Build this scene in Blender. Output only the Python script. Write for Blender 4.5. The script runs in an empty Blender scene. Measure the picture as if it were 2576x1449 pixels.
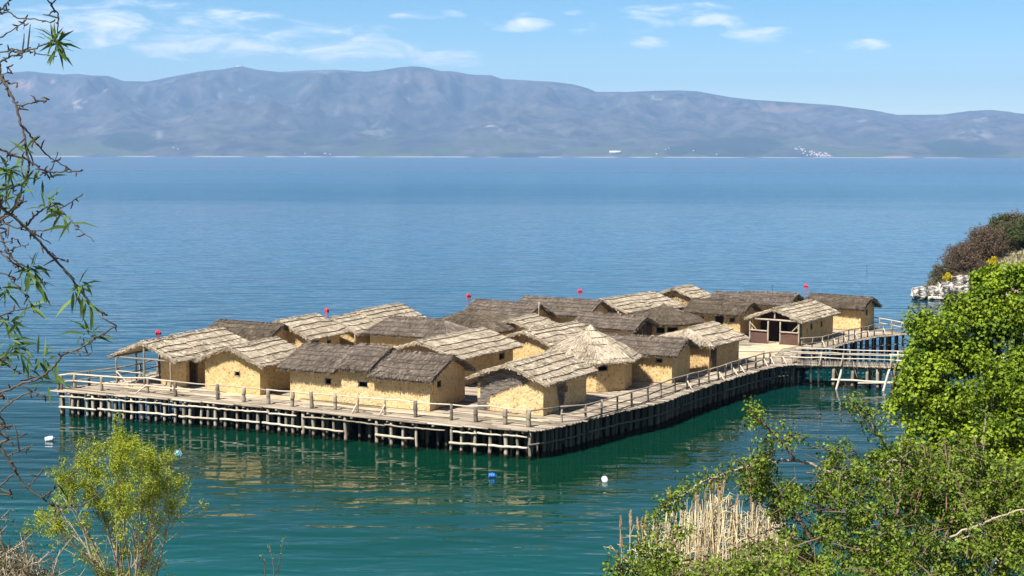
import bpy, math, random
import numpy as np
from mathutils import Vector, Matrix, Euler

rng = np.random.default_rng(7)
random.seed(7)
S = bpy.context.scene
COL = S.collection
R = math.radians

# ------------------------------------------------------------------ camera
F = 3506.0                      # focal length in units of a 2576 px wide frame
HOR = 390.5                     # height of the horizon in that frame
TH = math.atan((724.5 - HOR) / F)
CAMZ = 17.8
DECK = 1.8
CAM = np.array([0, 0, CAMZ])
FW = np.array([0, math.cos(TH), -math.sin(TH)])
UP = np.array([0, math.sin(TH), math.cos(TH)])

def at(x, y, z):
    """sight line through (x, y) met with the level plane at height z"""
    d = np.array([(x - 1288) / F, 0, 0]) + UP * ((724.5 - y) / F) + FW
    return CAM + d * ((z - CAMZ) / d[2])

def ax(x, y, Z):
    """point at distance Z along the sight line through (x, y)"""
    d = np.array([(x - 1288) / F, 0, 0]) + UP * ((724.5 - y) / F) + FW
    return CAM + d * Z

cam_d = bpy.data.cameras.new('camera')
cam = bpy.data.objects.new('camera', cam_d)
COL.objects.link(cam)
cam.location = (0, 0, CAMZ)
cam_d.sensor_width = 36
cam_d.lens = F * 36 / 2576
cam_d.clip_start = 0.1
cam_d.clip_end = 60000
cam.rotation_euler = (Matrix.Rotation(math.pi / 2 - TH, 4, 'X') @ Matrix.Rotation(R(0.08), 4, 'Z')).to_euler()
S.camera = cam

# ------------------------------------------------------------------ helpers
def nrm(v):
    v = np.asarray(v, float)
    return v / (np.linalg.norm(v, axis=-1, keepdims=True) + 1e-12)

def _hash(i, j, k):
    n = (i * 374761393 + j * 668265263 + k * 2147483647 + 1274126177) & 0xFFFFFFFF
    n = ((n ^ (n >> 13)) * 1274126177) & 0xFFFFFFFF
    n = (n ^ (n >> 16)) & 0xFFFFFFFF
    return n / 4294967295.0

def vnoise(p):
    """value noise in 0..1 at points p (N,3)"""
    p = np.asarray(p, float)
    f = np.floor(p)
    i = f.astype(np.int64)
    t = p - f
    t = t * t * (3 - 2 * t)
    out = 0
    for a in (0, 1):
        for b in (0, 1):
            for c in (0, 1):
                w = (t[:, 0] if a else 1 - t[:, 0]) * (t[:, 1] if b else 1 - t[:, 1]) * (t[:, 2] if c else 1 - t[:, 2])
                out = out + w * _hash(i[:, 0] + a, i[:, 1] + b, i[:, 2] + c)
    return out

def fbm(p, octv=4):
    p = np.asarray(p, float)
    o, a, s = 0, 0.5, 0
    for k in range(octv):
        o = o + a * vnoise(p * (2 ** k) + 17.3 * k)
        s += a
        a *= 0.5
    return o / s

class MB:
    """collects vertices, faces and a tone per vertex; build() links ONE mesh object"""
    def __init__(self):
        self.v, self.f, self.c, self.n = [], [], [], 0
    def add(self, V, Fs, tone=0.5):
        V = np.asarray(V, float).reshape(-1, 3)
        if np.isscalar(tone):
            tone = np.full(len(V), tone)
        self.v.append(V)
        self.c.append(np.asarray(tone, float))
        for fa in Fs:
            fa = np.asarray(fa, np.int64)
            if fa.size:
                self.f.append(fa.reshape(-1, fa.shape[-1]) + self.n)
        self.n += len(V)
    def box(self, c, sx, sy, sz, rot=None, tone=0.5):
        q = np.array([[x, y, z] for x in (-.5, .5) for y in (-.5, .5) for z in (-.5, .5)]) * [sx, sy, sz]
        if rot is not None:
            q = q @ np.array(rot).T
        self.add(q + np.asarray(c), [[[0, 1, 3, 2], [4, 6, 7, 5], [0, 4, 5, 1], [2, 3, 7, 6], [0, 2, 6, 4], [1, 5, 7, 3]]], tone)
    def tube(self, P, r, n=7, tone=0.5, cap=True):
        P = np.asarray(P, float)
        m = len(P)
        r = np.full(m, r) if np.isscalar(r) else np.asarray(r, float)
        T = nrm(np.gradient(P, axis=0))
        ref = np.array([0, 0, 1.0]) if abs(T[:, 2]).mean() < 0.8 else np.array([1.0, 0, 0])
        U = nrm(np.cross(T, ref))
        W = np.cross(T, U)
        a = np.arange(n) * 2 * math.pi / n
        V = P[:, None] + r[:, None, None] * (np.cos(a)[None, :, None] * U[:, None] + np.sin(a)[None, :, None] * W[:, None])
        i = np.arange(m - 1)[:, None] * n
        j = np.arange(n)[None, :]
        k = (j + 1) % n
        q = np.stack([i + j, i + k, i + n + k, i + n + j], -1).reshape(-1, 4)
        fs = [q]
        if cap:
            fs += [[list(range(n))[::-1]], [list(range((m - 1) * n, m * n))]]
        self.add(V.reshape(-1, 3), fs, tone)
    def pole(self, a, b, r0, r1=None, wob=0.02, seg=5, n=7, tone=0.5):
        a, b = np.asarray(a, float), np.asarray(b, float)
        r1 = r0 if r1 is None else r1
        t = np.linspace(0, 1, seg + 1)
        P = a + (b - a) * t[:, None] + rng.normal(0, wob, (seg + 1, 3)) * np.sin(np.pi * np.clip(t, .08, .92))[:, None]
        r = (r0 + (r1 - r0) * t) * rng.uniform(.9, 1.1, seg + 1)
        self.tube(P, r, n, tone)
    def grid(self, V, tone=0.5, flip=False):
        a, b = V.shape[:2]
        i = np.arange(a - 1)[:, None] * b + np.arange(b - 1)[None]
        q = np.stack([i, i + b, i + b + 1, i + 1], -1).reshape(-1, 4)
        if flip:
            q = q[:, ::-1]
        t = tone if np.isscalar(tone) else np.asarray(tone).reshape(-1)
        self.add(V.reshape(-1, 3), [q], t)
    def leaves(self, P, D, N, L, W, tone, fold=0.25):
        """folded diamond leaves: base P, direction D, face normal N"""
        D = nrm(D)
        Sx = nrm(np.cross(D, N))
        N = np.cross(Sx, D)
        L = L[:, None]; W = W[:, None]
        m = P + D * L * .45 + N * W * fold
        V = np.stack([P, m - Sx * W * .5, P + D * L, m + Sx * W * .5], 1)
        k = len(P)
        i = np.arange(k)[:, None] * 4
        f = np.concatenate([i + [[0, 2, 1]], i + [[0, 3, 2]]])
        self.add(V.reshape(-1, 3), [f], np.repeat(tone, 4))
    def quads(self, P, D, Sx, L, W, tone):
        D = D * L[:, None]; Sx = Sx * W[:, None] * .5
        V = np.stack([P - Sx, P + Sx, P + D + Sx * .6, P + D - Sx * .6], 1)
        i = np.arange(len(P))[:, None] * 4
        self.add(V.reshape(-1, 3), [i + [[0, 1, 2, 3]]], np.repeat(tone, 4))
    def build(self, name, mat, parent=None, smooth=False):
        V = np.concatenate(self.v)
        me = bpy.data.meshes.new(name)
        nl = sum(f.size for f in self.f); npg = sum(len(f) for f in self.f)
        me.vertices.add(len(V)); me.loops.add(nl); me.polygons.add(npg)
        me.vertices.foreach_set('co', V.astype(np.float32).ravel())
        me.loops.foreach_set('vertex_index', np.concatenate([f.ravel() for f in self.f]).astype(np.int32))
        tot = np.concatenate([np.full(len(f), f.shape[1]) for f in self.f])
        me.polygons.foreach_set('loop_start', (np.cumsum(tot) - tot).astype(np.int32))
        if smooth:
            me.polygons.foreach_set('use_smooth', np.ones(npg, bool))
        at_ = me.attributes.new('tone', 'FLOAT', 'POINT')
        at_.data.foreach_set('value', np.concatenate(self.c).astype(np.float32))
        me.update(calc_edges=True)
        me.materials.append(mat)
        o = bpy.data.objects.new(name, me)
        COL.objects.link(o)
        if parent is not None:
            o.parent = parent
        return o

def tag(o, label=None, cat=None, group=None, kind=None):
    if label: o['label'] = label
    if cat: o['category'] = cat
    if group: o['group'] = group
    if kind: o['kind'] = kind
    return o

def thing(name, label, cat, loc=(0, 0, 0), rz=0.0, group=None):
    o = bpy.data.objects.new(name, None)
    o.empty_display_size = 0.3
    COL.objects.link(o)
    o.location = loc
    o.rotation_euler = (0, 0, rz)
    return tag(o, label, cat, group)

# ------------------------------------------------------------------ materials
def lin(c):
    return tuple(((x / 12.92) if x <= .04045 else ((x + .055) / 1.055) ** 2.4) for x in c)

class NT:
    def __init__(self, name):
        self.m = bpy.data.materials.new(name)
        self.m.use_nodes = True
        self.t = self.m.node_tree
        self.t.nodes.clear()
        self.out = self.n('ShaderNodeOutputMaterial')
    def n(self, typ, **k):
        x = self.t.nodes.new(typ)
        for a, b in k.items():
            if a == 'i':
                for q, w in b.items():
                    if isinstance(w, bpy.types.NodeSocket):
                        self.t.links.new(w, x.inputs[q])
                    else:
                        x.inputs[q].default_value = w
            else:
                setattr(x, a, b)
        return x
    def coord(self, which='Object', scale=(1, 1, 1), loc=(0, 0, 0)):
        c = self.n('ShaderNodeTexCoord')
        return self.n('ShaderNodeMapping', i={0: c.outputs[which], 1: loc, 3: scale}).outputs[0]
    def world(self, scale=(1, 1, 1), rz=0.0):
        c = self.n('ShaderNodeNewGeometry')
        return self.n('ShaderNodeMapping', i={0: c.outputs['Position'], 2: (0, 0, rz), 3: scale}).outputs[0]
    def noise(self, vec, scale, detail=4, rough=.55, dist=0.0):
        return self.n('ShaderNodeTexNoise', i={'Vector': vec, 'Scale': scale, 'Detail': detail, 'Roughness': rough, 'Distortion': dist}).outputs[0]
    def attr(self, name='tone'):
        return self.n('ShaderNodeAttribute', attribute_name=name).outputs['Fac']
    def ramp(self, fac, stops, interp='LINEAR'):
        r = self.n('ShaderNodeValToRGB', i={0: fac})
        r.color_ramp.interpolation = interp
        e = r.color_ramp.elements
        while len(e) < len(stops):
            e.new(0.5)
        for x, (p, c) in zip(e, stops):
            x.position = p
            x.color = (*c, 1) if len(c) == 3 else c
        return r.outputs[0]
    def math(self, op, a, b=0.0, c=None, clamp=False):
        d = {0: a, 1: b}
        if c is not None: d[2] = c
        return self.n('ShaderNodeMath', operation=op, use_clamp=clamp, i=d).outputs[0]
    def mr(self, v, a, b, c=0.0, d=1.0, smooth=False):
        return self.n('ShaderNodeMapRange', interpolation_type='SMOOTHSTEP' if smooth else 'LINEAR', i={0: v, 1: a, 2: b, 3: c, 4: d}).outputs[0]
    def mix(self, f, a, b, mode='MIX'):
        x = self.n('ShaderNodeMix', data_type='RGBA', blend_type=mode)
        for idx, w in ((0, f), (6, a), (7, b)):
            if isinstance(w, bpy.types.NodeSocket):
                self.t.links.new(w, x.inputs[idx])
            elif idx == 0:
                x.inputs[0].default_value = w
            else:
                x.inputs[idx].default_value = (*w, 1) if len(w) == 3 else w
        return x.outputs[2]
    def bump(self, h, strength=.5, dist=.05):
        return self.n('ShaderNodeBump', i={'Height': h, 'Strength': strength, 'Distance': dist}).outputs[0]
    def bsdf(self, col, rough=.8, spec=.3, normal=None):
        d = {'Base Color': col if isinstance(col, bpy.types.NodeSocket) else (*col, 1), 'Roughness': rough, 'Specular IOR Level': spec}
        if normal is not None: d['Normal'] = normal
        return self.n('ShaderNodeBsdfPrincipled', i=d).outputs[0]
    def done(self, sh, sock=0):
        self.t.links.new(sh, self.out.inputs[sock])
        return self.m

def thatch_mat(name, dark, mid, light):
    t = NT(name)
    tone = t.attr()
    big = t.noise(t.coord(), 0.9, 4)
    fine = t.noise(t.coord('Object', (6, 6, 6)), 3.0, 3)
    f = t.math('ADD', t.math('MULTIPLY', tone, .56), t.math('ADD', t.math('MULTIPLY', big, .44), t.math('MULTIPLY', fine, .18)))
    col = t.ramp(f, [(.28, dark), (.55, mid), (.90, light)])
    return t.done(t.bsdf(col, .75, .25))

TH_PALE = thatch_mat('pale_painted_sheen_thatch', (.12, .09, .06), (.50, .415, .30), (.84, .735, .57))  # straw sheen of the right-facing slopes painted into the colour
TH_GREY = thatch_mat('grey_painted_dull_thatch', (.030, .022, .016), (.155, .122, .093), (.42, .345, .27))  # same straw on front slopes, its lack of sheen painted in as grey
TH_BROWN = thatch_mat('brown_thatch', (.03, .022, .015), (.12, .092, .062), (.26, .205, .145))

def plaster_mat(name, tint=(1, 1, 1)):
    t = NT(name)
    obj = t.coord()
    wat = t.attr()                                  # 1 where the clay has fallen from the wattle
    big = t.noise(obj, 1.3, 5)
    lump = t.noise(t.coord('Object', (1, 1, .8)), 6.2, 6, .60)
    streak = t.noise(t.coord('Object', (7, 7, .9)), 1.6, 4, .6)
    stem = t.noise(t.coord('Object', (1.2, 1.2, 16)), 1.6, 3, .6)
    c1 = tuple(a * b for a, b in zip((.69, .50, .25), tint))
    c2 = tuple(a * b for a, b in zip((.58, .405, .18), tint))
    c3 = tuple(a * b for a, b in zip((.31, .21, .098), tint))
    crack = t.mr(t.math('ADD', t.math('MULTIPLY', lump, .8), t.math('MULTIPLY', streak, .2)), .37, .47)
    col = t.mix(crack, c3, t.mix(t.mr(big, .35, .65), c2, c1))
    # bare wattle
    wc = t.mix(t.mr(stem, .35, .62), (.045, .036, .028), (.25, .215, .18))
    wf = t.mr(t.math('ADD', wat, t.math('MULTIPLY', t.math('SUBTRACT', lump, .5), 1.2)), .45, .62)
    col = t.mix(wf, col, wc)
    hgt = t.math('ADD', t.math('MULTIPLY', lump, 1.0), t.math('ADD', t.math('MULTIPLY', streak, .5), t.math('MULTIPLY', t.math('MULTIPLY', stem, wf), .9)))
    return t.done(t.bsdf(col, .95, .1, t.bump(hgt, 1.0, .10)))

PLASTER = plaster_mat('ochre_clay_plaster')
PLASTER2 = plaster_mat('duller_clay_plaster', (.90, .88, .88))
PLASTER3 = plaster_mat('sandy_clay_plaster', (1.04, 1.06, 1.16))
PLASTER4 = plaster_mat('brown_clay_plaster', (.94, .88, .80))
WATTLE = None

def wood_mat(name, dark, light, sc=6.0, zsplit=None, stretch=(1, 1, .12)):
    t = NT(name)
    g = t.noise(t.coord('Object', stretch), sc, 5, .6)
    n = t.noise(t.coord(), 1.1, 3)
    tone = t.attr()
    f = t.math('ADD', t.math('MULTIPLY', g, .5), t.math('ADD', t.math('MULTIPLY', n, .2), t.math('MULTIPLY', tone, .5)))
    col = t.ramp(f, [(.35, dark), (.8, light)])
    if zsplit is not None:                          # wet band just above the water
        z = t.n('ShaderNodeSeparateXYZ', i={0: t.n('ShaderNodeNewGeometry').outputs['Position']}).outputs[2]
        w = t.math('ADD', z, t.math('MULTIPLY', t.math('SUBTRACT', n, .5), .3))
        col = t.mix(t.mr(w, zsplit, zsplit + .12), (.02, .014, .006), col)
    return t.done(t.bsdf(col, .85, .2, t.bump(g, .5, .02)))

W_POST = wood_mat('weathered_post_wood', (.10, .085, .065), (.34, .29, .22))
W_PALE = wood_mat('peeled_pale_pole', (.28, .235, .175), (.58, .51, .405))
W_MID = wood_mat('grey_brown_pole', (.20, .165, .12), (.50, .43, .33))
W_SHADY = wood_mat('shade_painted_pile', (.045, .045, .033), (.20, .18, .14), 6.0, .30)  # darker copy of the pile wood, shade of side and under-deck painted in
W_DARK = wood_mat('dark_binding_pole', (.035, .026, .018), (.10, .08, .058))
W_RED = wood_mat('reddish_binding_pole', (.06, .04, .032), (.14, .10, .08))
W_PILE = wood_mat('pile_wood', (.13, .11, .085), (.44, .38, .30), 6.0, .22)
W_PLANK = wood_mat('brown_plank', (.045, .028, .02), (.15, .095, .065), 9.0)
W_WICKER = wood_mat('red_brown_wicker', (.035, .018, .014), (.16, .09, .068), 7.0, None, (.5, .5, 5))

def deck_mat():
    t = NT('deck_planks')
    g = t.noise(t.coord('Object', (.25, 4, 4)), 3.0, 5, .6)
    big = t.noise(t.coord(), .35, 4)
    tone = t.attr()
    f = t.math('ADD', t.math('MULTIPLY', g, .4), t.math('ADD', t.math('MULTIPLY', big, .35), t.math('MULTIPLY', tone, .4)))
    col = t.ramp(f, [(.33, (.10, .08, .06)), (.55, (.33, .27, .20)), (.82, (.60, .51, .39))])
    return t.done(t.bsdf(col, .9, .15, t.bump(g, .4, .02)))
DECKM = deck_mat()

def leaf_mat(name, dark, light, trans=.35, rough=.5, sat_var=True):
    t = NT(name)
    tone = t.attr()
    n = t.noise(t.world(), 1.2, 2)
    f = t.math('ADD', t.math('MULTIPLY', tone, .8), t.math('MULTIPLY', n, .3))
    col = t.ramp(f, [(.15, dark), (.85, light)])
    b = t.bsdf(col, rough, .18)
    tc = t.mix(1.0, col, (1.0, 1.0, .55), 'MULTIPLY')
    tr = t.n('ShaderNodeBsdfTranslucent', i={0: tc}).outputs[0]
    return t.done(t.n('ShaderNodeMixShader', i={0: trans, 1: b, 2: tr}).outputs[0])

def plain(name, col, rough=.6, spec=.3, var=.12, sc=4.0):
    t = NT(name)
    n = t.noise(t.coord(), sc, 4)
    c2 = tuple(min(1, x * (1 + var)) for x in col); c1 = tuple(x * (1 - var) for x in col)
    return t.done(t.bsdf(t.mix(n, c1, c2), rough, spec))
# ------------------------------------------------------------------ sun and sky
SUN_EL, SUN_AZ = R(54), R(40)        # the sun stands behind the camera, to its left
sdir = np.array([-math.sin(SUN_AZ) * math.cos(SUN_EL), -math.cos(SUN_AZ) * math.cos(SUN_EL), math.sin(SUN_EL)])
sl = bpy.data.lights.new('sun', 'SUN')
sl.energy = 5.0
sl.angle = R(0.53)
sl.color = (1.0, .955, .88)
so = bpy.data.objects.new('sun', sl)
COL.objects.link(so)
so.rotation_euler = Vector(tuple(-sdir)).to_track_quat('-Z', 'Y').to_euler()
so.location = (-60, -80, 120)

W = bpy.data.worlds.new('World')
S.world = W
W.use_nodes = True
wt = W.node_tree
wt.nodes.clear()
WN = NT.__new__(NT)
WN.t = wt
wout = WN.n('ShaderNodeOutputWorld')
sky = WN.n('ShaderNodeTexSky', sky_type='NISHITA')
sky.sun_disc = False
sky.sun_elevation = SUN_EL
sky.sun_rotation = math.atan2(sdir[0], sdir[1])
sky.altitude = 700
sky.air_density = 0.7
sky.dust_density = 0.25
sky.ozone_density = 2.2
gen = WN.n('ShaderNodeTexCoord').outputs['Generated']
sx = WN.n('ShaderNodeSeparateXYZ', i={0: gen})
yy = WN.math('MAXIMUM', sx.outputs[1], 0.02)
uu = WN.math('DIVIDE', sx.outputs[0], yy)
vv = WN.math('DIVIDE', sx.outputs[2], yy)
CL = [(250, 70, 480, 66, .95), (620, 108, 480, 58, .98), (120, 40, 190, 34, .85), (655, 50, 75, 17, 1.0), (800, 80, 55, 15, .8),
      (860, 122, 300, 48, .92), (1120, 152, 150, 24, .9), (1130, 42, 220, 14, .6), (1230, 58, 70, 18, .8), (1300, 68, 100, 20, 1.0),
      (1520, 78, 125, 20, .95), (1620, 113, 66, 19, 1.15), (1680, 46, 150, 34, .8), (1770, 40, 90, 30, 1.0), (1850, 56, 60, 26, .8),
      (1920, 92, 120, 24, .9), (2160, 116, 78, 16, 1.05), (2015, 133, 34, 6, .8), (2490, 246, 60, 16, .65), (1440, 37, 30, 9, .7), (410, 30, 90, 14, .7)]
vec = WN.n('ShaderNodeCombineXYZ', i={0: WN.math('MULTIPLY', uu, 22.0), 1: WN.math('MULTIPLY', vv, 85.0), 2: 0.0}).outputs[0]
n1 = WN.noise(vec, 1.0, 7, .6, .6)
acc = None
for (cx, cy, rx, ry, st) in CL:
    du = WN.math('MULTIPLY', WN.math('SUBTRACT', uu, (cx - 1288) / F), F / rx)
    dv = WN.math('MULTIPLY', WN.math('SUBTRACT', vv, (HOR - cy) / F), F / ry)
    q = WN.math('SUBTRACT', 1.0, WN.math('ADD', WN.math('MULTIPLY', du, du), WN.math('MULTIPLY', dv, dv)), clamp=True)
    q = WN.math('MULTIPLY', WN.math('POWER', q, .6), st)
    acc = q if acc is None else WN.math('MAXIMUM', acc, q)
a_ = WN.math('ADD', WN.math('MULTIPLY', acc, .50), WN.math('MULTIPLY', WN.math('SUBTRACT', n1, .5), 2.5))
alpha = WN.math('MULTIPLY', WN.mr(a_, .10, 1.25, 0, 1, True), WN.mr(acc, 0.0, .25))
hsv = WN.n('ShaderNodeHueSaturation', i={'Saturation': 1.22, 'Value': 1.0, 'Color': sky.outputs[0]}).outputs[0]
low = WN.mr(sx.outputs[2], .10, .26, 1.0, 0.0, True)
vlow = WN.mr(sx.outputs[2], .015, .115, 1.0, 0.0, True)
gain = WN.mix(vlow, (1.48, 1.74, 1.54), (2.45, 2.16, 1.58))
hsv = WN.mix(low, hsv, WN.mix(1.0, hsv, gain, 'MULTIPLY'))
skyc = WN.mix(alpha, hsv, (17.0, 16.6, 17.5))
bg = WN.n('ShaderNodeBackground', i={0: skyc, 1: .05})
wt.links.new(bg.outputs[0], wout.inputs[0])

S.view_settings.view_transform = 'Standard'
S.view_settings.look = 'None'
S.view_settings.exposure = 1.0
S.view_settings.gamma = 1.0
S.cycles.use_denoising = True
S.cycles.max_bounces = 8
S.cycles.transparent_max_bounces = 8
S.cycles.volume_bounces = 0
S.cycles.caustics_reflective = False
S.cycles.caustics_refractive = False

# ------------------------------------------------------------------ lake
def water_mat():
    t = NT('lake_water')
    pos = t.n('ShaderNodeNewGeometry').outputs['Position']
    sp = t.n('ShaderNodeSeparateXYZ', i={0: pos})
    y = sp.outputs[1]
    w1 = t.noise(t.world((.26, .95, 1), R(-7)), .60, 1.6, .45, .4)
    w2 = t.noise(t.world((.22, .55, 1), R(9)), .22, 2, .5)
    w3 = t.noise(t.world((.5, 1.3, 1), R(12)), 1.3, 1, .5)
    gust = t.noise(t.world((.0025, .012, 1), R(2)), 1.0, 4, .6)
    far = t.mr(y, 120, 420, 0, 1, True)
    h = t.math('ADD', t.math('MULTIPLY', w1, 1.0), t.math('ADD', t.math('MULTIPLY', w2, 1.3), t.math('MULTIPLY', w3, .22)))
    amp = t.math('MULTIPLY', t.mr(gust, .3, .7, .65, 1.25), t.math('MULTIPLY', t.mr(y, 62, 80, 1.55, 1.0, True), t.mr(y, 90, 260, .80, 1.35)))
    nb = t.n('ShaderNodeBump', i={'Height': t.math('MULTIPLY', h, amp), 'Strength': 1.0, 'Distance': .115}).outputs[0]
    fr = t.n('ShaderNodeFresnel', i={0: 1.33, 1: nb}).outputs[0]
    # wind: a breeze roughens a band of the lake, beyond it the water is slick
    wob = t.math('MULTIPLY', t.math('SUBTRACT', t.noise(t.world((.004, .012, 1)), 1.0, 4, .6), .5), 330)
    yw = t.math('ADD', y, wob)
    slick = t.mr(yw, 820, 900, 0, 1, True)
    dark = t.math('MULTIPLY', t.mr(yw, 420, 640, 0, 1, True), t.math('SUBTRACT', 1.0, slick))
    k = t.math('ADD', .82, t.math('SUBTRACT', t.math('ADD', t.math('MULTIPLY', slick, -.30), 0.0), t.math('MULTIPLY', dark, .34)))
    k = t.math('MULTIPLY', t.math('ADD', k, t.mr(y, 120, 300, 0.06, .12)), t.mr(gust, .25, .75, .9, 1.1))
    fr = t.math('MULTIPLY', fr, k, clamp=True)
    # depth: shallow green water by the shore, blue beyond
    dn = t.noise(t.world((.02, .03, 1)), 1.0, 3)
    yd = t.math('ADD', y, t.math('MULTIPLY', t.math('SUBTRACT', dn, .5), 34))
    body = t.ramp(t.mr(yd, 40, 300), [(0.0, (.004, .098, .088)), (.06, (.003, .068, .060)), (.13, (.0022, .029, .0145)), (.23, (.001, .026, .017)), (.40, (.002, .043, .070)), (1.0, (.006, .082, .165))])
    d = t.n('ShaderNodeBsdfDiffuse', i={0: body}).outputs[0]
    g = t.n('ShaderNodeBsdfGlossy', i={0: (1, 1, 1, 1), 'Roughness': t.mr(y, 200, 1600, .012, .28), 'Normal': nb}).outputs[0]
    return t.done(t.n('ShaderNodeMixShader', i={0: fr, 1: d, 2: g}).outputs[0])
mb = MB()
ys = [30, 60, 100, 160, 260, 500, 1000, 2500, 6000, 12000]
V = np.array([[[s * (140 + y * .62), y, 0] for s in np.linspace(-1, 1, 9)] for y in ys], float)
mb.grid(V, flip=True)
tag(mb.build('water', water_mat()), kind='structure')

# ------------------------------------------------------------------ far mountains
SKY = [(-700, 215), (-350, 205), (-150, 196), (0, 190), (85, 184), (130, 189), (170, 192), (205, 190), (240, 194), (280, 195), (320, 208), (380, 209), (425, 200), (475, 190), (525, 182),
       (565, 179), (600, 172), (620, 172), (650, 179), (705, 185), (775, 181), (850, 179), (890, 182), (925, 184), (965, 180), (1000, 174), (1040, 170), (1080, 175),
       (1110, 182), (1140, 183), (1190, 192), (1235, 193), (1265, 202), (1388, 208), (1438, 214), (1473, 223), (1498, 233), (1578, 233), (1638, 230), (1703, 229),
       (1748, 231), (1788, 238), (1828, 245), (1888, 252), (1938, 255), (2028, 261), (2088, 265), (2138, 271), (2188, 277), (2248, 289), (2363, 288), (2428, 279),
       (2478, 276), (2513, 279), (2548, 284), (2576, 287), (2800, 300), (3200, 310)]
R0, R1 = 11400.0, 16200.0
px = np.linspace(-700, 3250, 560)
sky_y = np.interp(px, [a for a, b in SKY], [b for a, b in SKY])
tanphi = (px - 1288) / F
tanel = (HOR - sky_y) / F               # slope of the crest over forward distance
tt = np.concatenate([[0, .004, .008, .013], np.linspace(.022, 1, 118), [1.08, 1.25, 1.5]])
Rr = R0 + (R1 - R0) * tt                # forward distance of each row
PX, TT = np.meshgrid(px, tt)
X = tanphi[None, :] * Rr[:, None]
Y = np.broadcast_to(Rr[:, None], X.shape)
shp = X.shape
P2 = np.stack([X.ravel() / 1000, Y.ravel() / 1000, np.zeros(X.size)], 1)
def ridged(p, o=5):
    s, a, w = 0, 1.0, 0
    for k in range(o):
        s = s + a * (1 - np.abs(2 * vnoise(p * 2 ** k + 9.1 * k) - 1)); w += a; a *= .52
    return s / w
rd = ridged(P2 * [1.25, .62, 1] + [3.1, 0, 0]).reshape(shp)
fb = fbm(P2 * [2.6, 2.2, 1] + [5, 2, 0], 5).reshape(shp)
crest = CAMZ + tanel[None, :] * R1
tc = np.clip(TT, 0, 1)
prof = .10 * np.clip(tc / .06, 0, 1) * .35 + .965 * tc ** 1.02
win = np.clip(tc * 5, 0, 1) * np.clip((1 - tc) * 3.2, 0, 1)
hz = crest * prof * (1 + win * ((rd - .62) * 1.25 + (fb - .5) * .45))
def hill(h, cxp, fwd, height, wx, wy, sharp=1.0):
    dx = (PX - cxp) * fwd / F; dy = Y - fwd
    g = np.maximum(0, 1 - np.sqrt((dx / wx) ** 2 + (dy / wy) ** 2) ** sharp)
    return np.maximum(h, height * g ** 1.25 * (1 + .25 * (rd - .6)))
h0 = hz.copy()
hz = hill(hz, 1835, 12350, 205, 620, 900, 1.3)
hz = hill(hz, 1950, 12000, 95, 420, 500, 1.4)
hz = hill(hz, 345, 12700, 262, 560, 1000, 1.25)
hz = hill(hz, 200, 12300, 130, 420, 800, 1.3)
hz = hill(hz, 1410, 12000, 100, 480, 500, 1.4)
hz = hill(hz, 610, 12100, 90, 520, 600, 1.4)
hz = hill(hz, 2420, 12600, 240, 620, 900, 1.3)
cap = CAMZ + (tanel[None, :] * .985) * Y
hz = np.where(TT < .985, np.minimum(hz, cap), hz)
hz[-3:] = (crest * np.array([.93, .7, .2])[:, None])
hz[0] = -2; hz[1] = 1.6; hz[2] = np.maximum(hz[2], 5)
# cover: bare spring woods, darker green patches, scree, a pale beach at the foot
cov = fbm(P2 * [3.5, 3.0, 1] + [11, 4, 0], 5).reshape(shp)
sp = (.55 * vnoise(P2 * [9, 8, 1]) + .45 * vnoise(P2 * [30, 24, 1])).reshape(shp)
pale = np.zeros(shp); red = np.zeros(shp); darkg = np.zeros(shp)
ey = HOR - (hz - CAMZ) / Y * F           # where each point stands above the shore
def spot(arr, x, y, rx, ry, s=1.0, thr=.42):
    g = np.clip(1.2 - ((PX - x) / rx) ** 2 - ((ey - y) / ry) ** 2, 0, 1)
    arr[:] = np.maximum(arr, s * g * np.clip((sp - thr) * 5, 0, 1))
for a in [(210, 262, 22, 8), (205, 270, 10, 10), (605, 230, 12, 5, .7), (640, 246, 16, 5, .6), (1030, 252, 16, 7), (715, 300, 14, 22, .35), (1275, 325, 50, 9, .6, .5), (1650, 246, 22, 9, .8),
          (1240, 318, 20, 4), (2460, 300, 20, 8), (2440, 340, 60, 16, .6), (590, 172, 30, 4, .6), (800, 184, 110, 4, .5), (405, 345, 8, 16, .5), (560, 245, 10, 12, .5), (940, 330, 60, 26, .35),
          (2180, 305, 40, 4, .6), (1700, 262, 50, 4, .4)]:
    spot(pale, *a)
for a in [(65, 218, 30, 15, 1, .3), (150, 208, 16, 9, 1, .3), (278, 222, 18, 9, .9, .3), (1080, 205, 130, 22, .12, .2), (1960, 275, 80, 10, .4, .2), (2250, 394, 44, 4, .9, .0)]:
    spot(red, *a)
for x, y, rx, ry in [(1835, 370, 120, 27), (350, 356, 80, 26), (1330, 392, 80, 8), (1700, 380, 30, 12), (2420, 372, 110, 22)]:
    g = np.clip(1.3 - ((PX - x) / rx) ** 2 - ((ey - y) / ry) ** 2, 0, 1)
    darkg = np.maximum(darkg, np.clip(g * 2.0 + (cov - .5) * 5 - .25, 0, .8) * (g > 0))
gully = np.clip((.62 - rd) * 5.5, 0, 1) * .6 + np.clip((cov - .5) * 3, 0, .3)
beach = .75 * np.clip(vnoise(np.stack([PX.ravel() / 46, np.zeros(PX.size), np.zeros(PX.size)], 1)).reshape(shp) * 3 - .8, 0, 1) * (hz < 5.5)
green = np.clip((ey - 330) / 60, 0, 1) * np.clip((cov - .40) * 4, 0, 1)
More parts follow.
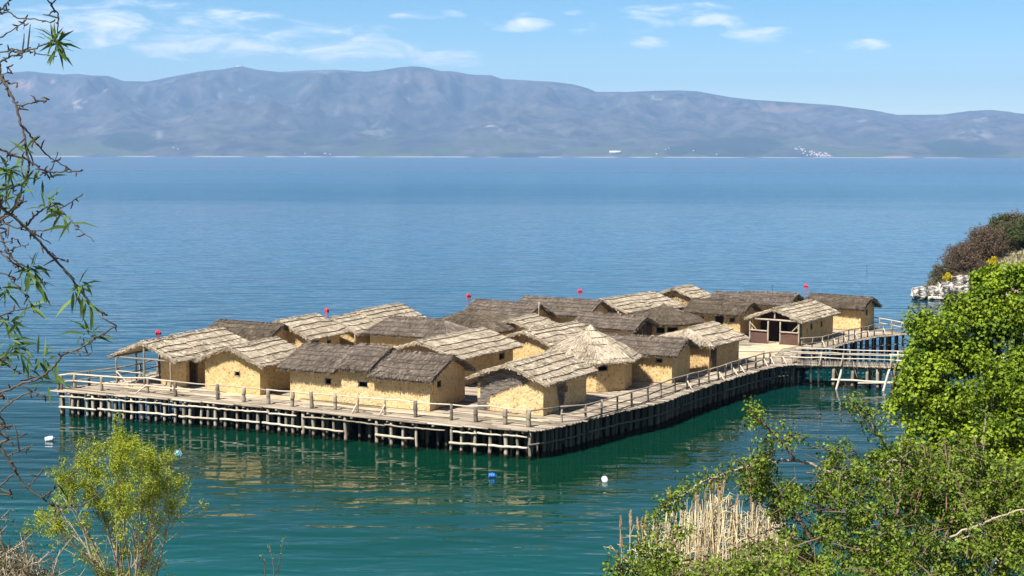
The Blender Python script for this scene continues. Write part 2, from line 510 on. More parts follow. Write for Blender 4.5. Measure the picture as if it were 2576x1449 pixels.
def hills_mat():
    t = NT('bare_woodland_slopes')
    n = t.noise(t.world((.004, .004, .004)), 1.0, 6, .65)
    n2 = t.noise(t.world((.02, .02, .02)), 1.0, 3, .7)
    base = t.mix(t.mr(t.math('ADD', t.math('MULTIPLY', n, .7), t.math('MULTIPLY', n2, .3)), .39, .62), (.028, .032, .036), (.128, .124, .114))
    base = t.mix(t.attr('gully'), base, (.028, .040, .038))
    base = t.mix(t.attr('green'), base, (.075, .10, .04))
    base = t.mix(t.attr('darkg'), base, (.018, .034, .026))
    base = t.mix(t.attr('red'), base, (.36, .23, .17))
    base = t.mix(t.attr('pale'), base, (.34, .32, .29))
    base = t.mix(t.attr('beach'), base, (.50, .47, .42))
    return t.done(t.bsdf(base, .95, .05))
mb = MB()
mb.grid(np.stack([X, Y, hz], -1))
hills = mb.build('hills', hills_mat(), smooth=True)
for nm, ar in (('gully', gully), ('green', green), ('darkg', darkg), ('red', np.clip(red, 0, 1)), ('pale', pale), ('beach', beach)):
    a_ = hills.data.attributes.new(nm, 'FLOAT', 'POINT')
    a_.data.foreach_set('value', ar.astype(np.float32).ravel())
tag(hills, kind='structure')
def hill_z(xp, fwd):
    i = np.argmin(np.abs(px - xp)); return float(np.interp(fwd, Rr, hz[:, i]))

# houses and masts over the lake
WHITEWALL = plain('white_render', (.85, .82, .78), .8, .1)
REDROOF = plain('terracotta_roof', (.36, .16, .10), .9, .1)
def far_house(name, label, cat, xp, fwd, w, d, h, group=None, rise=.35, roofmat=True):
    X_ = (xp - 1288) / F * fwd
    z = hill_z(xp, fwd) - 1.5
    m = MB()
    m.box((0, 0, h / 2 + .5), w, d, h + 1, tone=.5)
    o = m.build(name, WHITEWALL)
    q = MB()
    e = .6
    V = [(-w / 2 - e, -d / 2 - e, h + 1), (w / 2 + e, -d / 2 - e, h + 1), (w / 2 + e, d / 2 + e, h + 1), (-w / 2 - e, d / 2 + e, h + 1), (-w / 2 - e, 0, h + 1 + d * rise), (w / 2 + e, 0, h + 1 + d * rise)]
    q.add(V, [[[0, 1, 5, 4], [2, 3, 4, 5], [0, 3, 2, 1]], [[0, 4, 3], [1, 2, 5]]])
    q.build('roof', REDROOF, o)
    o.location = (X_, fwd, z)
    o.rotation_euler = (0, 0, rng.uniform(-.4, .4))
    return tag(o, label, cat, group)
hr = np.random.default_rng(3)
for k in range(46):
    u = hr.uniform(0, 1) ** .8
    xp = 1998 + 85 * u + hr.normal(0, 3)
    yy_ = 396 - hr.uniform(2, 27) * (1 - .75 * u)
    f_ = R0 + 60
    for s in range(60):
        f_ = R0 + 60 + s * 25
        if HOR - (hill_z(xp, f_) - CAMZ) / f_ * F < yy_: break
    far_house('village_house', 'small white house in the clustered hillside village across the lake', 'house', xp, f_, hr.uniform(9, 17), hr.uniform(8, 12), hr.uniform(6, 11), 'white houses of the village across the lake')
far_house('long_white_building', 'long white building standing alone by the far shore', 'building', 1546, R0 + 160, 95, 30, 20, rise=.1)
for xp, f_, w in [(440, 250, 14), (452, 200, 10), (1672, 260, 11), (1680, 300, 10), (1742, 220, 14), (832, 80, 12), (820, 90, 20), (770, 90, 12), (1650, 120, 16), (1800, 110, 14)]:
    far_house('lakeside_house', 'lone white house scattered along the far shore', 'house', xp, R0 + f_, w, 9, 6, 'lone white houses along the far shore')
MAST = plain('grey_steel', (.35, .35, .36), .6, .4)
def mast(xp, h, label):
    z = hill_z(xp, R1) - 5
    m = MB()
    for a in range(4):
        c, s_ = math.cos(a * math.pi / 2 + .78), math.sin(a * math.pi / 2 + .78)
        m.tube([(4 * c, 4 * s_, 0), (.9 * c, .9 * s_, h * .8)], [1.9, 1.3], 5)
    m.tube([(0, 0, h * .8), (0, 0, h + 14)], 1.2, 5)
    for zz in np.linspace(.1, .78, 6):
        m.box((0, 0, h * zz), 7 - 5.5 * zz, 7 - 5.5 * zz, .8)
    o = m.build('antenna_mast', MAST)
    o.location = ((xp - 1288) / F * R1, R1, z)
    tag(o, label, 'mast')
mast(597, 34, 'lattice antenna mast on the summit, left of the pair')
mast(616, 42, 'taller lattice antenna mast on the summit, right of the pair')
far_house('summit_station', 'low pale station building under the summit masts', 'building', 607, R1 - 10, 70, 20, 10, rise=.1)

# ------------------------------------------------------------------ haze
t = NT('lake_haze')
pv = t.n('ShaderNodeVolumePrincipled', i={'Color': (.36, .60, 1.0, 1), 'Density': 6.8e-5, 'Anisotropy': 0.0})
t.done(pv.outputs[0], 1)
mb = MB()
mb.box((0, 9000, 544), 34000, 22000, 1100)
hzb = mb.build('haze', t.m)
tag(hzb, kind='stuff')

# ------------------------------------------------------------------ near ground
SHORE = np.array([(-260, 34), (-60, 40), (-30, 47), (0, 50), (10, 51), (20, 56), (34, 72), (46, 92), (56, 118), (66, 146), (64, 160), (56, 169), (51.5, 173), (51, 177), (56, 183), (70, 196), (100, 216), (160, 240), (300, 262)], float)
def shore_d(x, y):
    """distance inland from the shoreline (negative over water)"""
    p = np.stack([x, y], -1)
    best = np.full(x.shape, 1e9)
    for a, b in zip(SHORE[:-1], SHORE[1:]):
        ab = b - a
        s = np.clip(((p - a) @ ab) / (ab @ ab), 0, 1)
        best = np.minimum(best, np.linalg.norm(p - a - s[..., None] * ab, axis=-1))
    poly = np.vstack([SHORE, [(300, -400), (-260, -400)]])
    ins = np.zeros(x.shape, bool)
    j = len(poly) - 1
    for i in range(len(poly)):
        xi, yi = poly[i]; xj, yj = poly[j]
        c = ((yi > y) != (yj > y)) & (x < (xj - xi) * (y - yi) / (yj - yi + 1e-9) + xi)
        ins ^= c
        j = i
    return np.where(ins, best, -best)
def ground_h(x, y):
    d = shore_d(x, y)
    n = fbm(np.stack([x.ravel() * .16, y.ravel() * .16, np.zeros(x.size)], 1), 4).reshape(x.shape)
    land = np.minimum(.325 * d, 16.1) + (n - .5) * np.clip(d * .25, 0, 1.6)
    # the headland is a hump of its own
    hl = 6.0 * np.exp(-((x - 84) / 15) ** 2 - ((y - 186) / 13) ** 2) + 4.0 * np.exp(-((x - 66) / 8) ** 2 - ((y - 181) / 8) ** 2)
    near = np.clip((130 - y) / 40, 0, 1)
    far_ = np.minimum(d * .35, 2.0) + hl * np.clip(d / 5, 0, 1) + (n - .5) * np.clip(d * .3, 0, 1.2)
    h = np.where(d > 0, land * near + far_ * (1 - near), np.maximum(d * .3, -4) - .25)
    return h
gx = np.concatenate([np.linspace(-160, -40, 25), np.linspace(-38, 100, 139), np.linspace(104, 240, 35)])
gy = np.concatenate([np.linspace(-80, 0, 17), np.linspace(2, 230, 190)])
GX, GY = np.meshgrid(gx, gy)
GZ = ground_h(GX, GY)
t = NT('rocky_grass_slope')
n = t.noise(t.world(), .5, 6, .65)
n2 = t.noise(t.world(), 3.0, 5, .7)
col = t.mix(t.mr(n, .4, .6), (.10, .095, .035), (.27, .23, .15))
col = t.mix(t.mr(n2, .55, .7), col, (.38, .35, .31))
t.done(t.bsdf(col, .95, .1, t.bump(n2, .8, .1)))
mb = MB()
mb.grid(np.stack([GX, GY, GZ], -1), flip=False)
tag(mb.build('ground', t.m, smooth=True), kind='structure')
def gz(x, y):
    return float(ground_h(np.array([[float(x)]]), np.array([[float(y)]]))[0, 0])
# ------------------------------------------------------------------ thatched huts
def L3(u, v, z):                       # hut frame: u along the ridge, v to its right
    return np.array([u, -v, z], float)

def thatch_slope(mb, e0, e1, r1, r0, dens=70, thick=.17, tone0=.45, over=.16, lift=.05, seed=0, ragged=1.0, bow=.07):
    """one thatched slope: slab with an uneven top, and loose reed bundles laid down the slope"""
    e0, e1, r1, r0 = [np.asarray(q, float) for q in (e0, e1, r1, r0)]
    em, rm = (e0 + e1) / 2, (r0 + r1) / 2
    along = nrm(e1 - e0)
    n = np.cross(along, rm - em)
    n = nrm(n) * (1 if n[2] > 0 else -1)
    down = nrm(np.cross(n, along))
    if np.dot(down, em - rm) < 0: down = -down
    Le, Lr = np.linalg.norm(e1 - e0), np.linalg.norm(r1 - r0)
    H = np.linalg.norm(rm - em)
    ns, nt_ = max(4, int(max(Le, Lr) / .45)), max(4, int(H / .45))
    s, t_ = np.linspace(0, 1, ns + 1), np.linspace(0, 1, nt_ + 1)
    SS, TT_ = np.meshgrid(s, t_)
    def pt(a, b):
        a = a[..., None]; b = b[..., None]
        return (e0 + (e1 - e0) * a) * (1 - b) + (r0 + (r1 - r0) * a) * b + n * bow * np.sin(np.pi * np.clip(b, 0, 1)) ** .8
    def und(Q):
        return (fbm(Q.reshape(-1, 3) * .8 + seed, 3).reshape(Q.shape[:-1]) - .5) * .20
    G = pt(SS, TT_)
    top = G + n * (und(G) * np.clip(TT_ * 4 + .3, 0, 1))[..., None]
    bot = G - n * thick
    tn = tone0 + .25 * (vnoise(G.reshape(-1, 3) * 1.2) - .5)
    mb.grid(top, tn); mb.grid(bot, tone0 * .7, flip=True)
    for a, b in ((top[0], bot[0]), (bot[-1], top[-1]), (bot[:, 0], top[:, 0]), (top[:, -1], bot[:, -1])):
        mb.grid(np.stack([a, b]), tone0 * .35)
    N = int(dens * H * (Le + Lr) / 2)
    a = rng.uniform(0, 1, N * 3); b = rng.uniform(-.02, 1.02, N * 3)
    keep = rng.uniform(0, 1, N * 3) < (Le * (1 - b) + Lr * b) / max(Le, Lr)
    a, b = a[keep][:N], b[keep][:N]
    # reeds lie in overlapping courses
    b = b - .02 * ((b * 4 + .3 * np.sin(a * 9 + seed)) % 1.0)
    P = pt(a, np.clip(b, -.02, 1.02))
    k = len(P)
    P = P + n * (und(P) * np.clip(b * 4 + .3, 0, 1) + rng.uniform(.005, .03, k))[:, None]
    D = down + along * rng.normal(0, .20, k)[:, None] + n * rng.normal(.075, .06, k)[:, None] * lift / .05
    D = nrm(D)
    Ln = rng.uniform(.22, .55, k)
    Ln = np.minimum(Ln, b * H + rng.uniform(.03, over, k) * ragged)
    Ln = np.maximum(Ln, .08)
    Wd = rng.uniform(.018, .042, k)
    sx_ = nrm(np.cross(D, n) + n * rng.normal(0, .35, k)[:, None])
    mb.quads(P, D, sx_, Ln, Wd, np.clip(tone0 + rng.normal(0, .26, k), 0, 1))
    # shaggy fringe along the eave
    m = int(Le * 60)
    a = rng.uniform(0, 1, m)
    P = e0 + (e1 - e0) * a[:, None] - n * rng.uniform(-.02, thick, m)[:, None] - down * .1
    D = nrm(down + along * rng.normal(0, .22, m)[:, None] - np.array([0, 0, .5]) * rng.uniform(0, 1.2, m)[:, None])
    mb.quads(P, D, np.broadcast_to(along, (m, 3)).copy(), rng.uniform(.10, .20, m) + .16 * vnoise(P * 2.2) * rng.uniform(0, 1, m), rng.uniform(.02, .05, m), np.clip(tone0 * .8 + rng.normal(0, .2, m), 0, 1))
    # and ragged ends along the verges
    for q0, q1, sg in ((e0, r0, -1), (e1, r1, 1)):
        if np.linalg.norm(r1 - r0) < .3: break
        m = int(H * 46)
        P = q0 + (q1 - q0) * rng.uniform(0, 1, m)[:, None] - n * rng.uniform(-.05, thick, m)[:, None] - along * sg * .05
        D = nrm(down * .75 + along * sg * rng.normal(.45, .3, m)[:, None] + n * rng.normal(-.05, .15, m)[:, None])
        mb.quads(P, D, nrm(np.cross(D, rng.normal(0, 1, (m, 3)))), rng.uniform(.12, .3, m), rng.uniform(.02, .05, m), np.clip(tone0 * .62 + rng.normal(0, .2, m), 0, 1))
    return n, down, along

def ridge_cap(mb, a, b, tone0, dens=60):
    a, b = np.asarray(a, float), np.asarray(b, float)
    al = nrm(b - a); L = np.linalg.norm(b - a)
    m = int(L * dens)
    P = a + (b - a) * rng.uniform(-.01, 1.01, m)[:, None]
    side = np.cross(al, [0, 0, 1.0])
    sg = rng.choice([-1, 1], m)
    D = nrm(side * sg[:, None] * .9 + np.array([0, 0, -.34]) + al * rng.normal(0, .3, m)[:, None])
    P = P - D * .1 + np.array([0, 0, 1]) * rng.uniform(.04, .10, m)[:, None]
    mb.quads(P, D, np.broadcast_to(al, (m, 3)).copy(), rng.uniform(.3, .6, m), rng.uniform(.03, .06, m), np.clip(tone0 + rng.normal(0, .22, m), 0, 1))
    # stray tips standing up from the ridge
    m = int(L * 7)
    P = a + (b - a) * rng.uniform(0, 1, m)[:, None]
    D = nrm(rng.normal(0, .6, (m, 3)) + [0, 0, 1.0])
    mb.quads(P, D, np.broadcast_to(al, (m, 3)).copy(), rng.uniform(.08, .2, m), rng.uniform(.015, .03, m), np.clip(tone0 + rng.normal(0, .2, m), 0, 1))

def panel(mb, o, d, n, L, h, gable=0.0, ops=(), th=.18, wattle=None, cell=.22, ends=True):
    """a wall panel: o lower left corner seen from outside, d along it, n outward; real openings"""
    o, d, n = [np.asarray(q, float) for q in (o, d, n)]
    up = np.array([0, 0, 1.0])
    xb = set(np.round(np.linspace(0, L, max(2, int(L / cell)) + 1), 3)); zb = set(np.round(np.linspace(0, h, max(2, int(h / cell)) + 1), 3))
    rects = [(x - w / 2, x + w / 2, z - hh / 2, z + hh / 2) for (x, z, w, hh) in ops]
    for a, b, c, e in rects:
        xb |= {round(a, 3), round(b, 3)}; zb |= {round(max(c, 0), 3), round(e, 3)}
    xs, zs = np.array(sorted(xb)), np.array(sorted(zb))
    xs = xs[(xs >= 0) & (xs <= L + .002)]; zs = zs[(zs >= 0) & (zs <= h + .002)]
    XS, ZS = np.meshgrid(xs, zs)
    G = o + XS[..., None] * d + ZS[..., None] * up
    dis = (fbm(G.reshape(-1, 3) * 1.6 + 3.3, 3).reshape(XS.shape) - .5) * .12 * np.clip(np.minimum(XS, L - XS) * 3, 0, 1)
    out = G + n * dis[..., None]
    inn = G - n * th
    wt_ = np.zeros(XS.shape)
    base = np.clip(.5 - ZS * 1.6 + (fbm(G.reshape(-1, 3) * 1.1, 3).reshape(XS.shape) - .5) * 1.6, 0, .8)
    wt_ = base * .62
    if wattle is not None:
        wt_ = np.maximum(wt_, wattle(XS, ZS))
    a, b = XS.shape
    cx, cz = (xs[:-1] + xs[1:]) / 2, (zs[:-1] + zs[1:]) / 2
    CX, CZ = np.meshgrid(cx, cz)
    hole = np.zeros(CX.shape, bool)
    for r in rects:
        hole |= (CX > r[0]) & (CX < r[1]) & (CZ > r[2]) & (CZ < r[3])
    i = np.arange(a - 1)[:, None] * b + np.arange(b - 1)[None]
    q = np.stack([i, i + 1, i + b + 1, i + b], -1)[~hole]
    mb.add(out.reshape(-1, 3), [q], wt_.ravel())
    mb.add(inn.reshape(-1, 3), [q[:, ::-1]], 0.0)
    for r in rects:                                  # reveals
        c = [o + r[j] * d + max(r[k], 0) * up for j, k in ((0, 2), (1, 2), (1, 3), (0, 3))]
        for j in range(4):
            p0, p1 = c[j], c[(j + 1) % 4]
            mb.add([p0 + n * .02, p1 + n * .02, p1 - n * th, p0 - n * th], [[[0, 1, 2, 3]]], 0.2)
    if ends:
        for e in (out[:, 0], out[:, -1]):
            mb.grid(np.stack([e, e - n * (th + .02)]), 0.1)
    if gable:
        m = 6
        T = np.linspace(0, 1, m + 1)
        tops = gable * (1 - np.abs(2 * xs / L - 1))
        ZG = h + T[:, None] * tops[None]
        XG = np.broadcast_to(xs, ZG.shape)
        G = o + XG[..., None] * d + ZG[..., None] * up
        dis = (fbm(G.reshape(-1, 3) * 1.6 + 3.3, 3).reshape(XG.shape) - .5) * .12 * np.clip(np.minimum(XG, L - XG) * 3, 0, 1)
        wg = np.zeros(XG.shape) if wattle is None else wattle(XG, ZG)
        mb.grid(G + n * dis[..., None], wg); mb.grid(G - n * th, 0.0, flip=True)

def frame(mb, o, d, n, x, z, w, h, t=.06, dep=.10, inset=.05, bars=0):
    """a timber surround set into an opening"""
    o, d, n = [np.asarray(q, float) for q in (o, d, n)]
    up = np.array([0, 0, 1.0])
    rot = np.stack([d, n, up], 1)
    c = o + d * x + up * z - n * inset
    mb.box(c + up * (h / 2 - t / 2), w - .004, dep, t, rot, .4)
    mb.box(c - up * (h / 2 - t / 2), w - .004, dep, t, rot, .6)
    for s in (-1, 1):
        mb.box(c + d * s * (w / 2 - t / 2 - .002), t, dep, h - 2 * t - .004, rot, .5)
    for k in range(bars):
        mb.tube([c + d * (w * ((k + 1) / (bars + 1) - .5)) - up * (h / 2 - t), c + d * (w * ((k + 1) / (bars + 1) - .5)) + up * (h / 2 - t)], .02, 5)

def hut(label, kind, cx, cy, yaw, L, w, ze, zr, segs=None, hip0=0.0, hip1=0.0, roof='pale', ops=None, wattle=None, plaster=None, walls='fblr', poles=4, og=.50, oe=.52, group='thatched clay huts on the platform', wallup=0.0, extra=None):
    """ops: {'r'|'f'|'b'|'l': [(x, z, w, h, 'window'|'door'), ...]}; r: v+ side, l: v- side, f: u- end, b: u+ end"""
    root = thing('thatched_hut', label, 'hut', (cx, cy, DECK + .03), yaw, group)
    mat = {'pale': TH_PALE, 'grey': TH_GREY, 'brown': TH_BROWN}[roof]
    tone0 = {'pale': .5, 'grey': .46, 'brown': .45}[roof]
    sl_ = (zr - ze) / w
    rm = MB()
    segs = segs or [(0, 1, 0, 0)]
    sd = float(rng.uniform(0, 50))
    poleruns = []
    for k, (a, b, dz, dw) in enumerate(segs):
        u0, u1 = -L / 2 + a * L, -L / 2 + b * L
        h0 = hip0 if a == 0 else 0; h1 = hip1 if b == 1 else 0
        wv = w + dw; zev = ze - sl_ * dw
        r0, r1 = L3(u0 + h0, 0, zr + dz), L3(u1 - h1, 0, zr + dz)
        vis, hid = 165, 60
        bw = .15 if roof == 'brown' else .07
        thatch_slope(rm, L3(u0, wv, zev + dz), L3(u1, wv, zev + dz), r1, r0, vis, tone0=tone0, seed=sd, bow=bw)
        thatch_slope(rm, L3(u0, -w, ze + dz), L3(u1, -w, ze + dz), r1, r0, hid, tone0=tone0, seed=sd, bow=bw)
        hipt = .30 if roof == 'pale' else .72  # hip ends toned by facing: directional straw sheen painted in
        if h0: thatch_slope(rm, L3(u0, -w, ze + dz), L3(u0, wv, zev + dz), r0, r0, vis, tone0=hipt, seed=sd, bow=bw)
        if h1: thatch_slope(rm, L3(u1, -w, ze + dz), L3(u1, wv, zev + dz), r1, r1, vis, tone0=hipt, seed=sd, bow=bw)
        if np.linalg.norm(r1 - r0) > .3: ridge_cap(rm, r0, r1, tone0)
        nv = nrm(np.array([0, -sl_, 1.0]))
        for j in range(poles):
            f = (j + .42) / poles if roof == 'pale' else (j + .6) / poles
            hh0, hh1 = h0 * f, h1 * f
            f = f + float(rng.uniform(-.04, .04)); bend = rng.uniform(-.05, .05, 4)
            p = []
            for uu_ in np.linspace(u0 + hh0 + .02, u1 - hh1 - .02, 15):
                x_ = (uu_ - u0) / (u1 - u0)
                ff = f + bend[0] * math.sin(x_ * 3.1 * 2 + bend[2] * 60) * .5 + bend[1] * math.sin(x_ * 13 + bend[3] * 60) * .25
                q_ = L3(uu_, wv * (1 - ff), zev + dz + (zr - zev) * ff)
                un_ = (fbm(q_[None] * .8 + sd, 3)[0] - .5) * .20
                p.append(q_ + nv * (.075 + un_ + bw * math.sin(math.pi * ff) ** .8))
            poleruns.append(np.array(p))
    ro = rm.build('roof', mat, root)
    for p in poleruns:
        p = p.copy()
        p[:, 2] += rng.normal(0, .008, len(p))
        q = MB(); q.tube(p, (.030 if roof == 'pale' else .019) * rng.uniform(.8, 1.15), 5)
        q.build('binding_pole', W_DARK if roof == 'pale' else W_RED, ro)
    # ridge pole ends showing under the gables
    q = MB(); q.pole(L3(-L / 2 + hip0 - .02, 0, zr - .26), L3(L / 2 - hip1 + .02, 0, zr - .26), .06, .05, .005)
    q.build('ridge_pole', W_POST, root)
    for s in (-1, 1):
        q = MB(); q.pole(L3(-L / 2 + .06, s * (w - oe) * .98, ze + .0), L3(L / 2 - .06, s * (w - oe) * .98, ze + .0), .055, .05, .005)
        q.build('wall_plate', W_POST, root)
    # walls
    hu0, hu1, hv = -L / 2 + (oe if hip0 else og), L / 2 - (oe if hip1 else og), w - oe
    hw = ze + sl_ * oe - .10 + wallup
    g0 = 0 if hip0 else (zr - .10 - hw) ; g1 = 0 if hip1 else (zr - .10 - hw)
    ops = ops or {}
    wm = MB()
    sides = {'r': (L3(hu0, hv, 0), L3(1, 0, 0), L3(0, 1, 0), hu1 - hu0, 0), 'l': (L3(hu1, -hv, 0), L3(-1, 0, 0), L3(0, -1, 0), hu1 - hu0, 0),
             'f': (L3(hu0, -hv, 0), L3(0, 1, 0), L3(-1, 0, 0), 2 * hv, g0), 'b': (L3(hu1, hv, 0), L3(0, -1, 0), L3(1, 0, 0), 2 * hv, g1)}
    for sk in walls:
        o, d, n, Ls, g = sides[sk]
        lst = ops.get(sk, [])
        if sk in 'fb':                                # butt against the long walls
            panel(wm, o + d * .0, d, n, Ls, hw, g, [q[:4] for q in lst], wattle=(wattle or {}).get(sk))
        else:
            panel(wm, o, d, n, Ls, hw, 0, [q[:4] for q in lst], wattle=(wattle or {}).get(sk))
        for (x, z, ww, hh, *typ) in lst:
            fm = MB()
            ty = typ[0] if typ else 'window'
            if ty == 'none': continue
            frame(fm, o, d, n, x, z, ww, hh, .05 if ty == 'window' else .07, bars=(1 if ty == 'barred' else 0))
            fo = fm.build('door_frame' if ty == 'door' else 'window', W_POST if ty != 'dark' else W_PLANK, root)
    if wm.n: wm.build('wall', plaster or [PLASTER, PLASTER4, PLASTER3, PLASTER2][int(rng.integers(0, 4))], root)
    if extra: extra(root, dict(hu0=hu0, hu1=hu1, hv=hv, hw=hw, L=L, w=w, ze=ze, zr=zr, sl=sl_, sides=sides))
    return root

def octagon_hut(label, cx, cy, r, ze, zr, rw, rot, roof_tones, ops, mat, polemat, npole=5, cap=True, group='thatched clay huts on the platform'):
    root = thing('thatched_hut', label, 'hut', (cx, cy, DECK + .03), 0, group)
    rm = MB()
    ang = [rot + k * math.pi / 4 for k in range(8)]
    apex = np.array([0, 0, zr])
    rings = [[] for _ in range(npole)]
    for k in range(8):
        a0, a1 = ang[k], ang[k] + math.pi / 4
        e0 = np.array([r * math.cos(a0), r * math.sin(a0), ze]); e1 = np.array([r * math.cos(a1), r * math.sin(a1), ze])
        thatch_slope(rm, e0, e1, apex, apex, 190, tone0=roof_tones[k], over=.12, seed=3.7 * k * 0 + cx)  # face tones paint in how the straw sheen turns with direction
    q = [apex + [.05 * math.cos(a), .05 * math.sin(a), -.02] for a in np.linspace(0, 6, 4)]
    m = 160
    th_ = rng.uniform(0, 6.283, m)
    D = nrm(np.stack([np.cos(th_), np.sin(th_), np.full(m, -.75)], 1))
    rm.quads(apex + [0, 0, .12] + rng.normal(0, .03, (m, 3)), D, nrm(np.cross(D, [0, 0, 1.0])), rng.uniform(.4, .8, m), rng.uniform(.03, .06, m), np.clip(.5 + rng.normal(0, .2, m), 0, 1))
    ro = rm.build('roof', mat, root)
    for j in range(npole):
        f = (j + .35) / npole
        P = []
        for k in range(9):
            a0 = rot + k * math.pi / 4
            for s in (0, .5):
                if k == 8 and s: continue
                rr = r * (1 - f) * (1.012 if s == 0 else .94)
                P.append([rr * math.cos(a0 + s * math.pi / 4), rr * math.sin(a0 + s * math.pi / 4), ze + (zr - ze) * f + .075 + rng.normal(0, .012)])
        q = MB(); q.tube(np.array(P), .024, 5); q.build('binding_pole', polemat, ro)
    wm = MB()
    hw = ze + (zr - ze) * (1 - rw / r) - .08
    for k in range(8):
        a0, a1 = rot + k * math.pi / 4, rot + (k + 1) * math.pi / 4
        p0 = np.array([rw * math.cos(a0), rw * math.sin(a0), 0]); p1 = np.array([rw * math.cos(a1), rw * math.sin(a1), 0])
        d = nrm(p1 - p0); n = np.cross(d, [0, 0, 1.0]); Ls = np.linalg.norm(p1 - p0)
        lst = ops.get(k, [])
        panel(wm, p0, d, n, Ls, hw, 0, [o_[:4] for o_ in lst], ends=False)
        for (x, z, ww, hh, *ty) in lst:
            fm = MB(); frame(fm, p0, d, n, x, z, ww, hh, .05, bars=(1 if ty and ty[0] == 'barred' else 0)); fm.build('window', W_POST, root)
    wm.build('wall', PLASTER, root)
    return root

# --- hut by hut, nearest row first -------------------------------------------------------
def wat9(x, z):
    m = np.clip((z - .25 - x * .43) * 1.3 + .25, 0, 1)
    m = np.maximum(m, np.clip(1.15 - x * .75, 0, 1))
    m = np.maximum(m, np.clip((z - 1.5) * 1.6 - np.clip(x - 3.4, 0, 2), 0, 1))
    return np.clip(m, 0, 1)
def wat9r(x, z):
    c = 2.4 + (1.1 - z) * .02
    return np.clip(1.35 - np.abs(x - c) / (.18 + .42 * np.clip(z / 1.6, 0, 1.3)) * .75, 0, 1)
hut('small gabled hut at the corner of the platform with bare wattle on its front wall', 'P', 1.341, 88.365, 1.055, 6.913, 2.871, 2.049, 3.069,
    ops={'r': [(3.05, 1.22, .42, .38, 'none')]}, wattle={'f': wat9, 'r': wat9r})
hut('longest hut, grey thatch stepped in three lengths, by the front railing', 'G', -8.866, 90.667, -.479, 11.73, 2.765, 2.059, 3.238, roof='grey', poles=5,
    segs=[(0, .375, .05, .12), (.375, .60, .26, -.02), (.60, 1, -.02, .08)],
    ops={'r': [(3.05, 1.30, .50, .42), (5.75, 1.30, .74, .42)], 'b': [(1.15, 1.55, .55, .45)]})
hut('narrow pale-roofed hut with one tiny window in its lit gable', 'P', -17.795, 94.999, 1.095, 5.6, 2.84, 2.049, 3.13,
    ops={'f': [(2.75, 1.30, .48, .34)]}, plaster=PLASTER)
# the veranda hut
def veranda(root, q):
    u0 = -q['L'] / 2 + .12
    for v, z in ((-q['w'] + .55, q['ze'] + .02), (0.12, q['zr'] - .3), (q['w'] - .5, q['ze'] + .02)):
        m = MB(); m.pole(L3(u0, v, 0), L3(u0, v, z), .075, .06, .015); m.build('post', W_POST, root)
    for u in (2.0, 4.4):
        m = MB(); m.pole(L3(u0 + u, -q['w'] + .55, 0), L3(u0 + u, -q['w'] + .55, q['ze']), .07, .06, .015); m.build('post', W_POST, root)
    m = MB(); m.pole(L3(u0, -q['w'] + .5, 1.02), L3(u0, .1, 1.0), .045, .04, .01); m.build('rail', W_PALE, root)
    m = MB(); m.pole(L3(u0 - .03, -q['w'] + .55, .98), L3(u0 - .03, -1.15, .02), .055, .05, .01); m.build('brace', W_PALE, root)
    m = MB(); m.pole(L3(u0 - .03, .1, .95), L3(u0 - .03, -1.0, .02), .045, .04, .01); m.build('brace', W_POST, root)
    m = MB(); m.pole(L3(u0, -q['w'] + .2, q['ze'] - .05), L3(u0, q['w'] - .2, q['ze'] - .05), .06, .06, .01); m.build('tie_beam', W_POST, root)
    # the clay room fills only the right half
    wm = MB()
    a0, a1, v0, v1 = u0 + 1.75, q['hu1'], .05, q['w'] - .62
    hw = q['hw'] + .02
    panel(wm, L3(a0, v0, 0), L3(0, 1, 0), L3(-1, 0, 0), v1 - v0, hw, 0)
    panel(wm, L3(a0, v1, 0), L3(1, 0, 0), L3(0, 1, 0), a1 - a0, hw, 0, [(.75, .92, .95, 1.8)])
    panel(wm, L3(a1, v0, 0), L3(-1, 0, 0), L3(0, -1, 0), a1 - a0, hw + .8, 0)
    # upper triangle of the gable wall under the roof
    G = [L3(a0, v0, hw), L3(a0, v1, hw), L3(a0, v1, hw + .02), L3(a0, v0, q['zr'] - .12)]
    wm.add(G, [[[0, 1, 2, 3]]], 0.0)
    wm.build('wall', PLASTER, root)
    fm = MB(); frame(fm, L3(a0, v1, 0), L3(1, 0, 0), L3(0, 1, 0), .75, .92, .95, 1.8, .07); fm.build('door_frame', W_POST, root)
hut('veranda hut on open posts at the railed tip of the platform', 'P', -23.464, 98.558, 1.1, 8.6, 2.934, 2.054, 3.191, walls='', segs=[(0, .36, -.03, 0), (.36, 1, .06, .05)], extra=veranda)
hut('brown-thatched hut squeezed between two pale roofs near the veranda hut', 'G', -20.156, 106.779, -.50, 6.4, 2.0, 2.041, 3.1, roof='brown', poles=3)
hut('pale-roofed hut with a dark doorway and a window in its shaded side', 'P', -16.772, 108.492, 1.095, 5.3, 3.0, 2.056, 3.296,
    ops={'r': [(.95, .90, .85, 1.75, 'door'), (2.75, 1.32, .55, .55)]})
def corner_post(root, q):
    m = MB(); m.pole(L3(-q['L'] / 2 + .1, q['w'] - .25, 0), L3(-q['L'] / 2 + .1, q['w'] - .25, q['ze'] - .05), .06, .055, .01); m.build('post', W_PALE, root)
hut('long pale-roofed hut on the lake side, its thatch stepped up once', 'P', -12.085, 115.467, 1.08, 10.4, 2.534, 2.053, 3.1, segs=[(0, .34, -.13, .1), (.34, 1, .06, 0)], extra=corner_post)
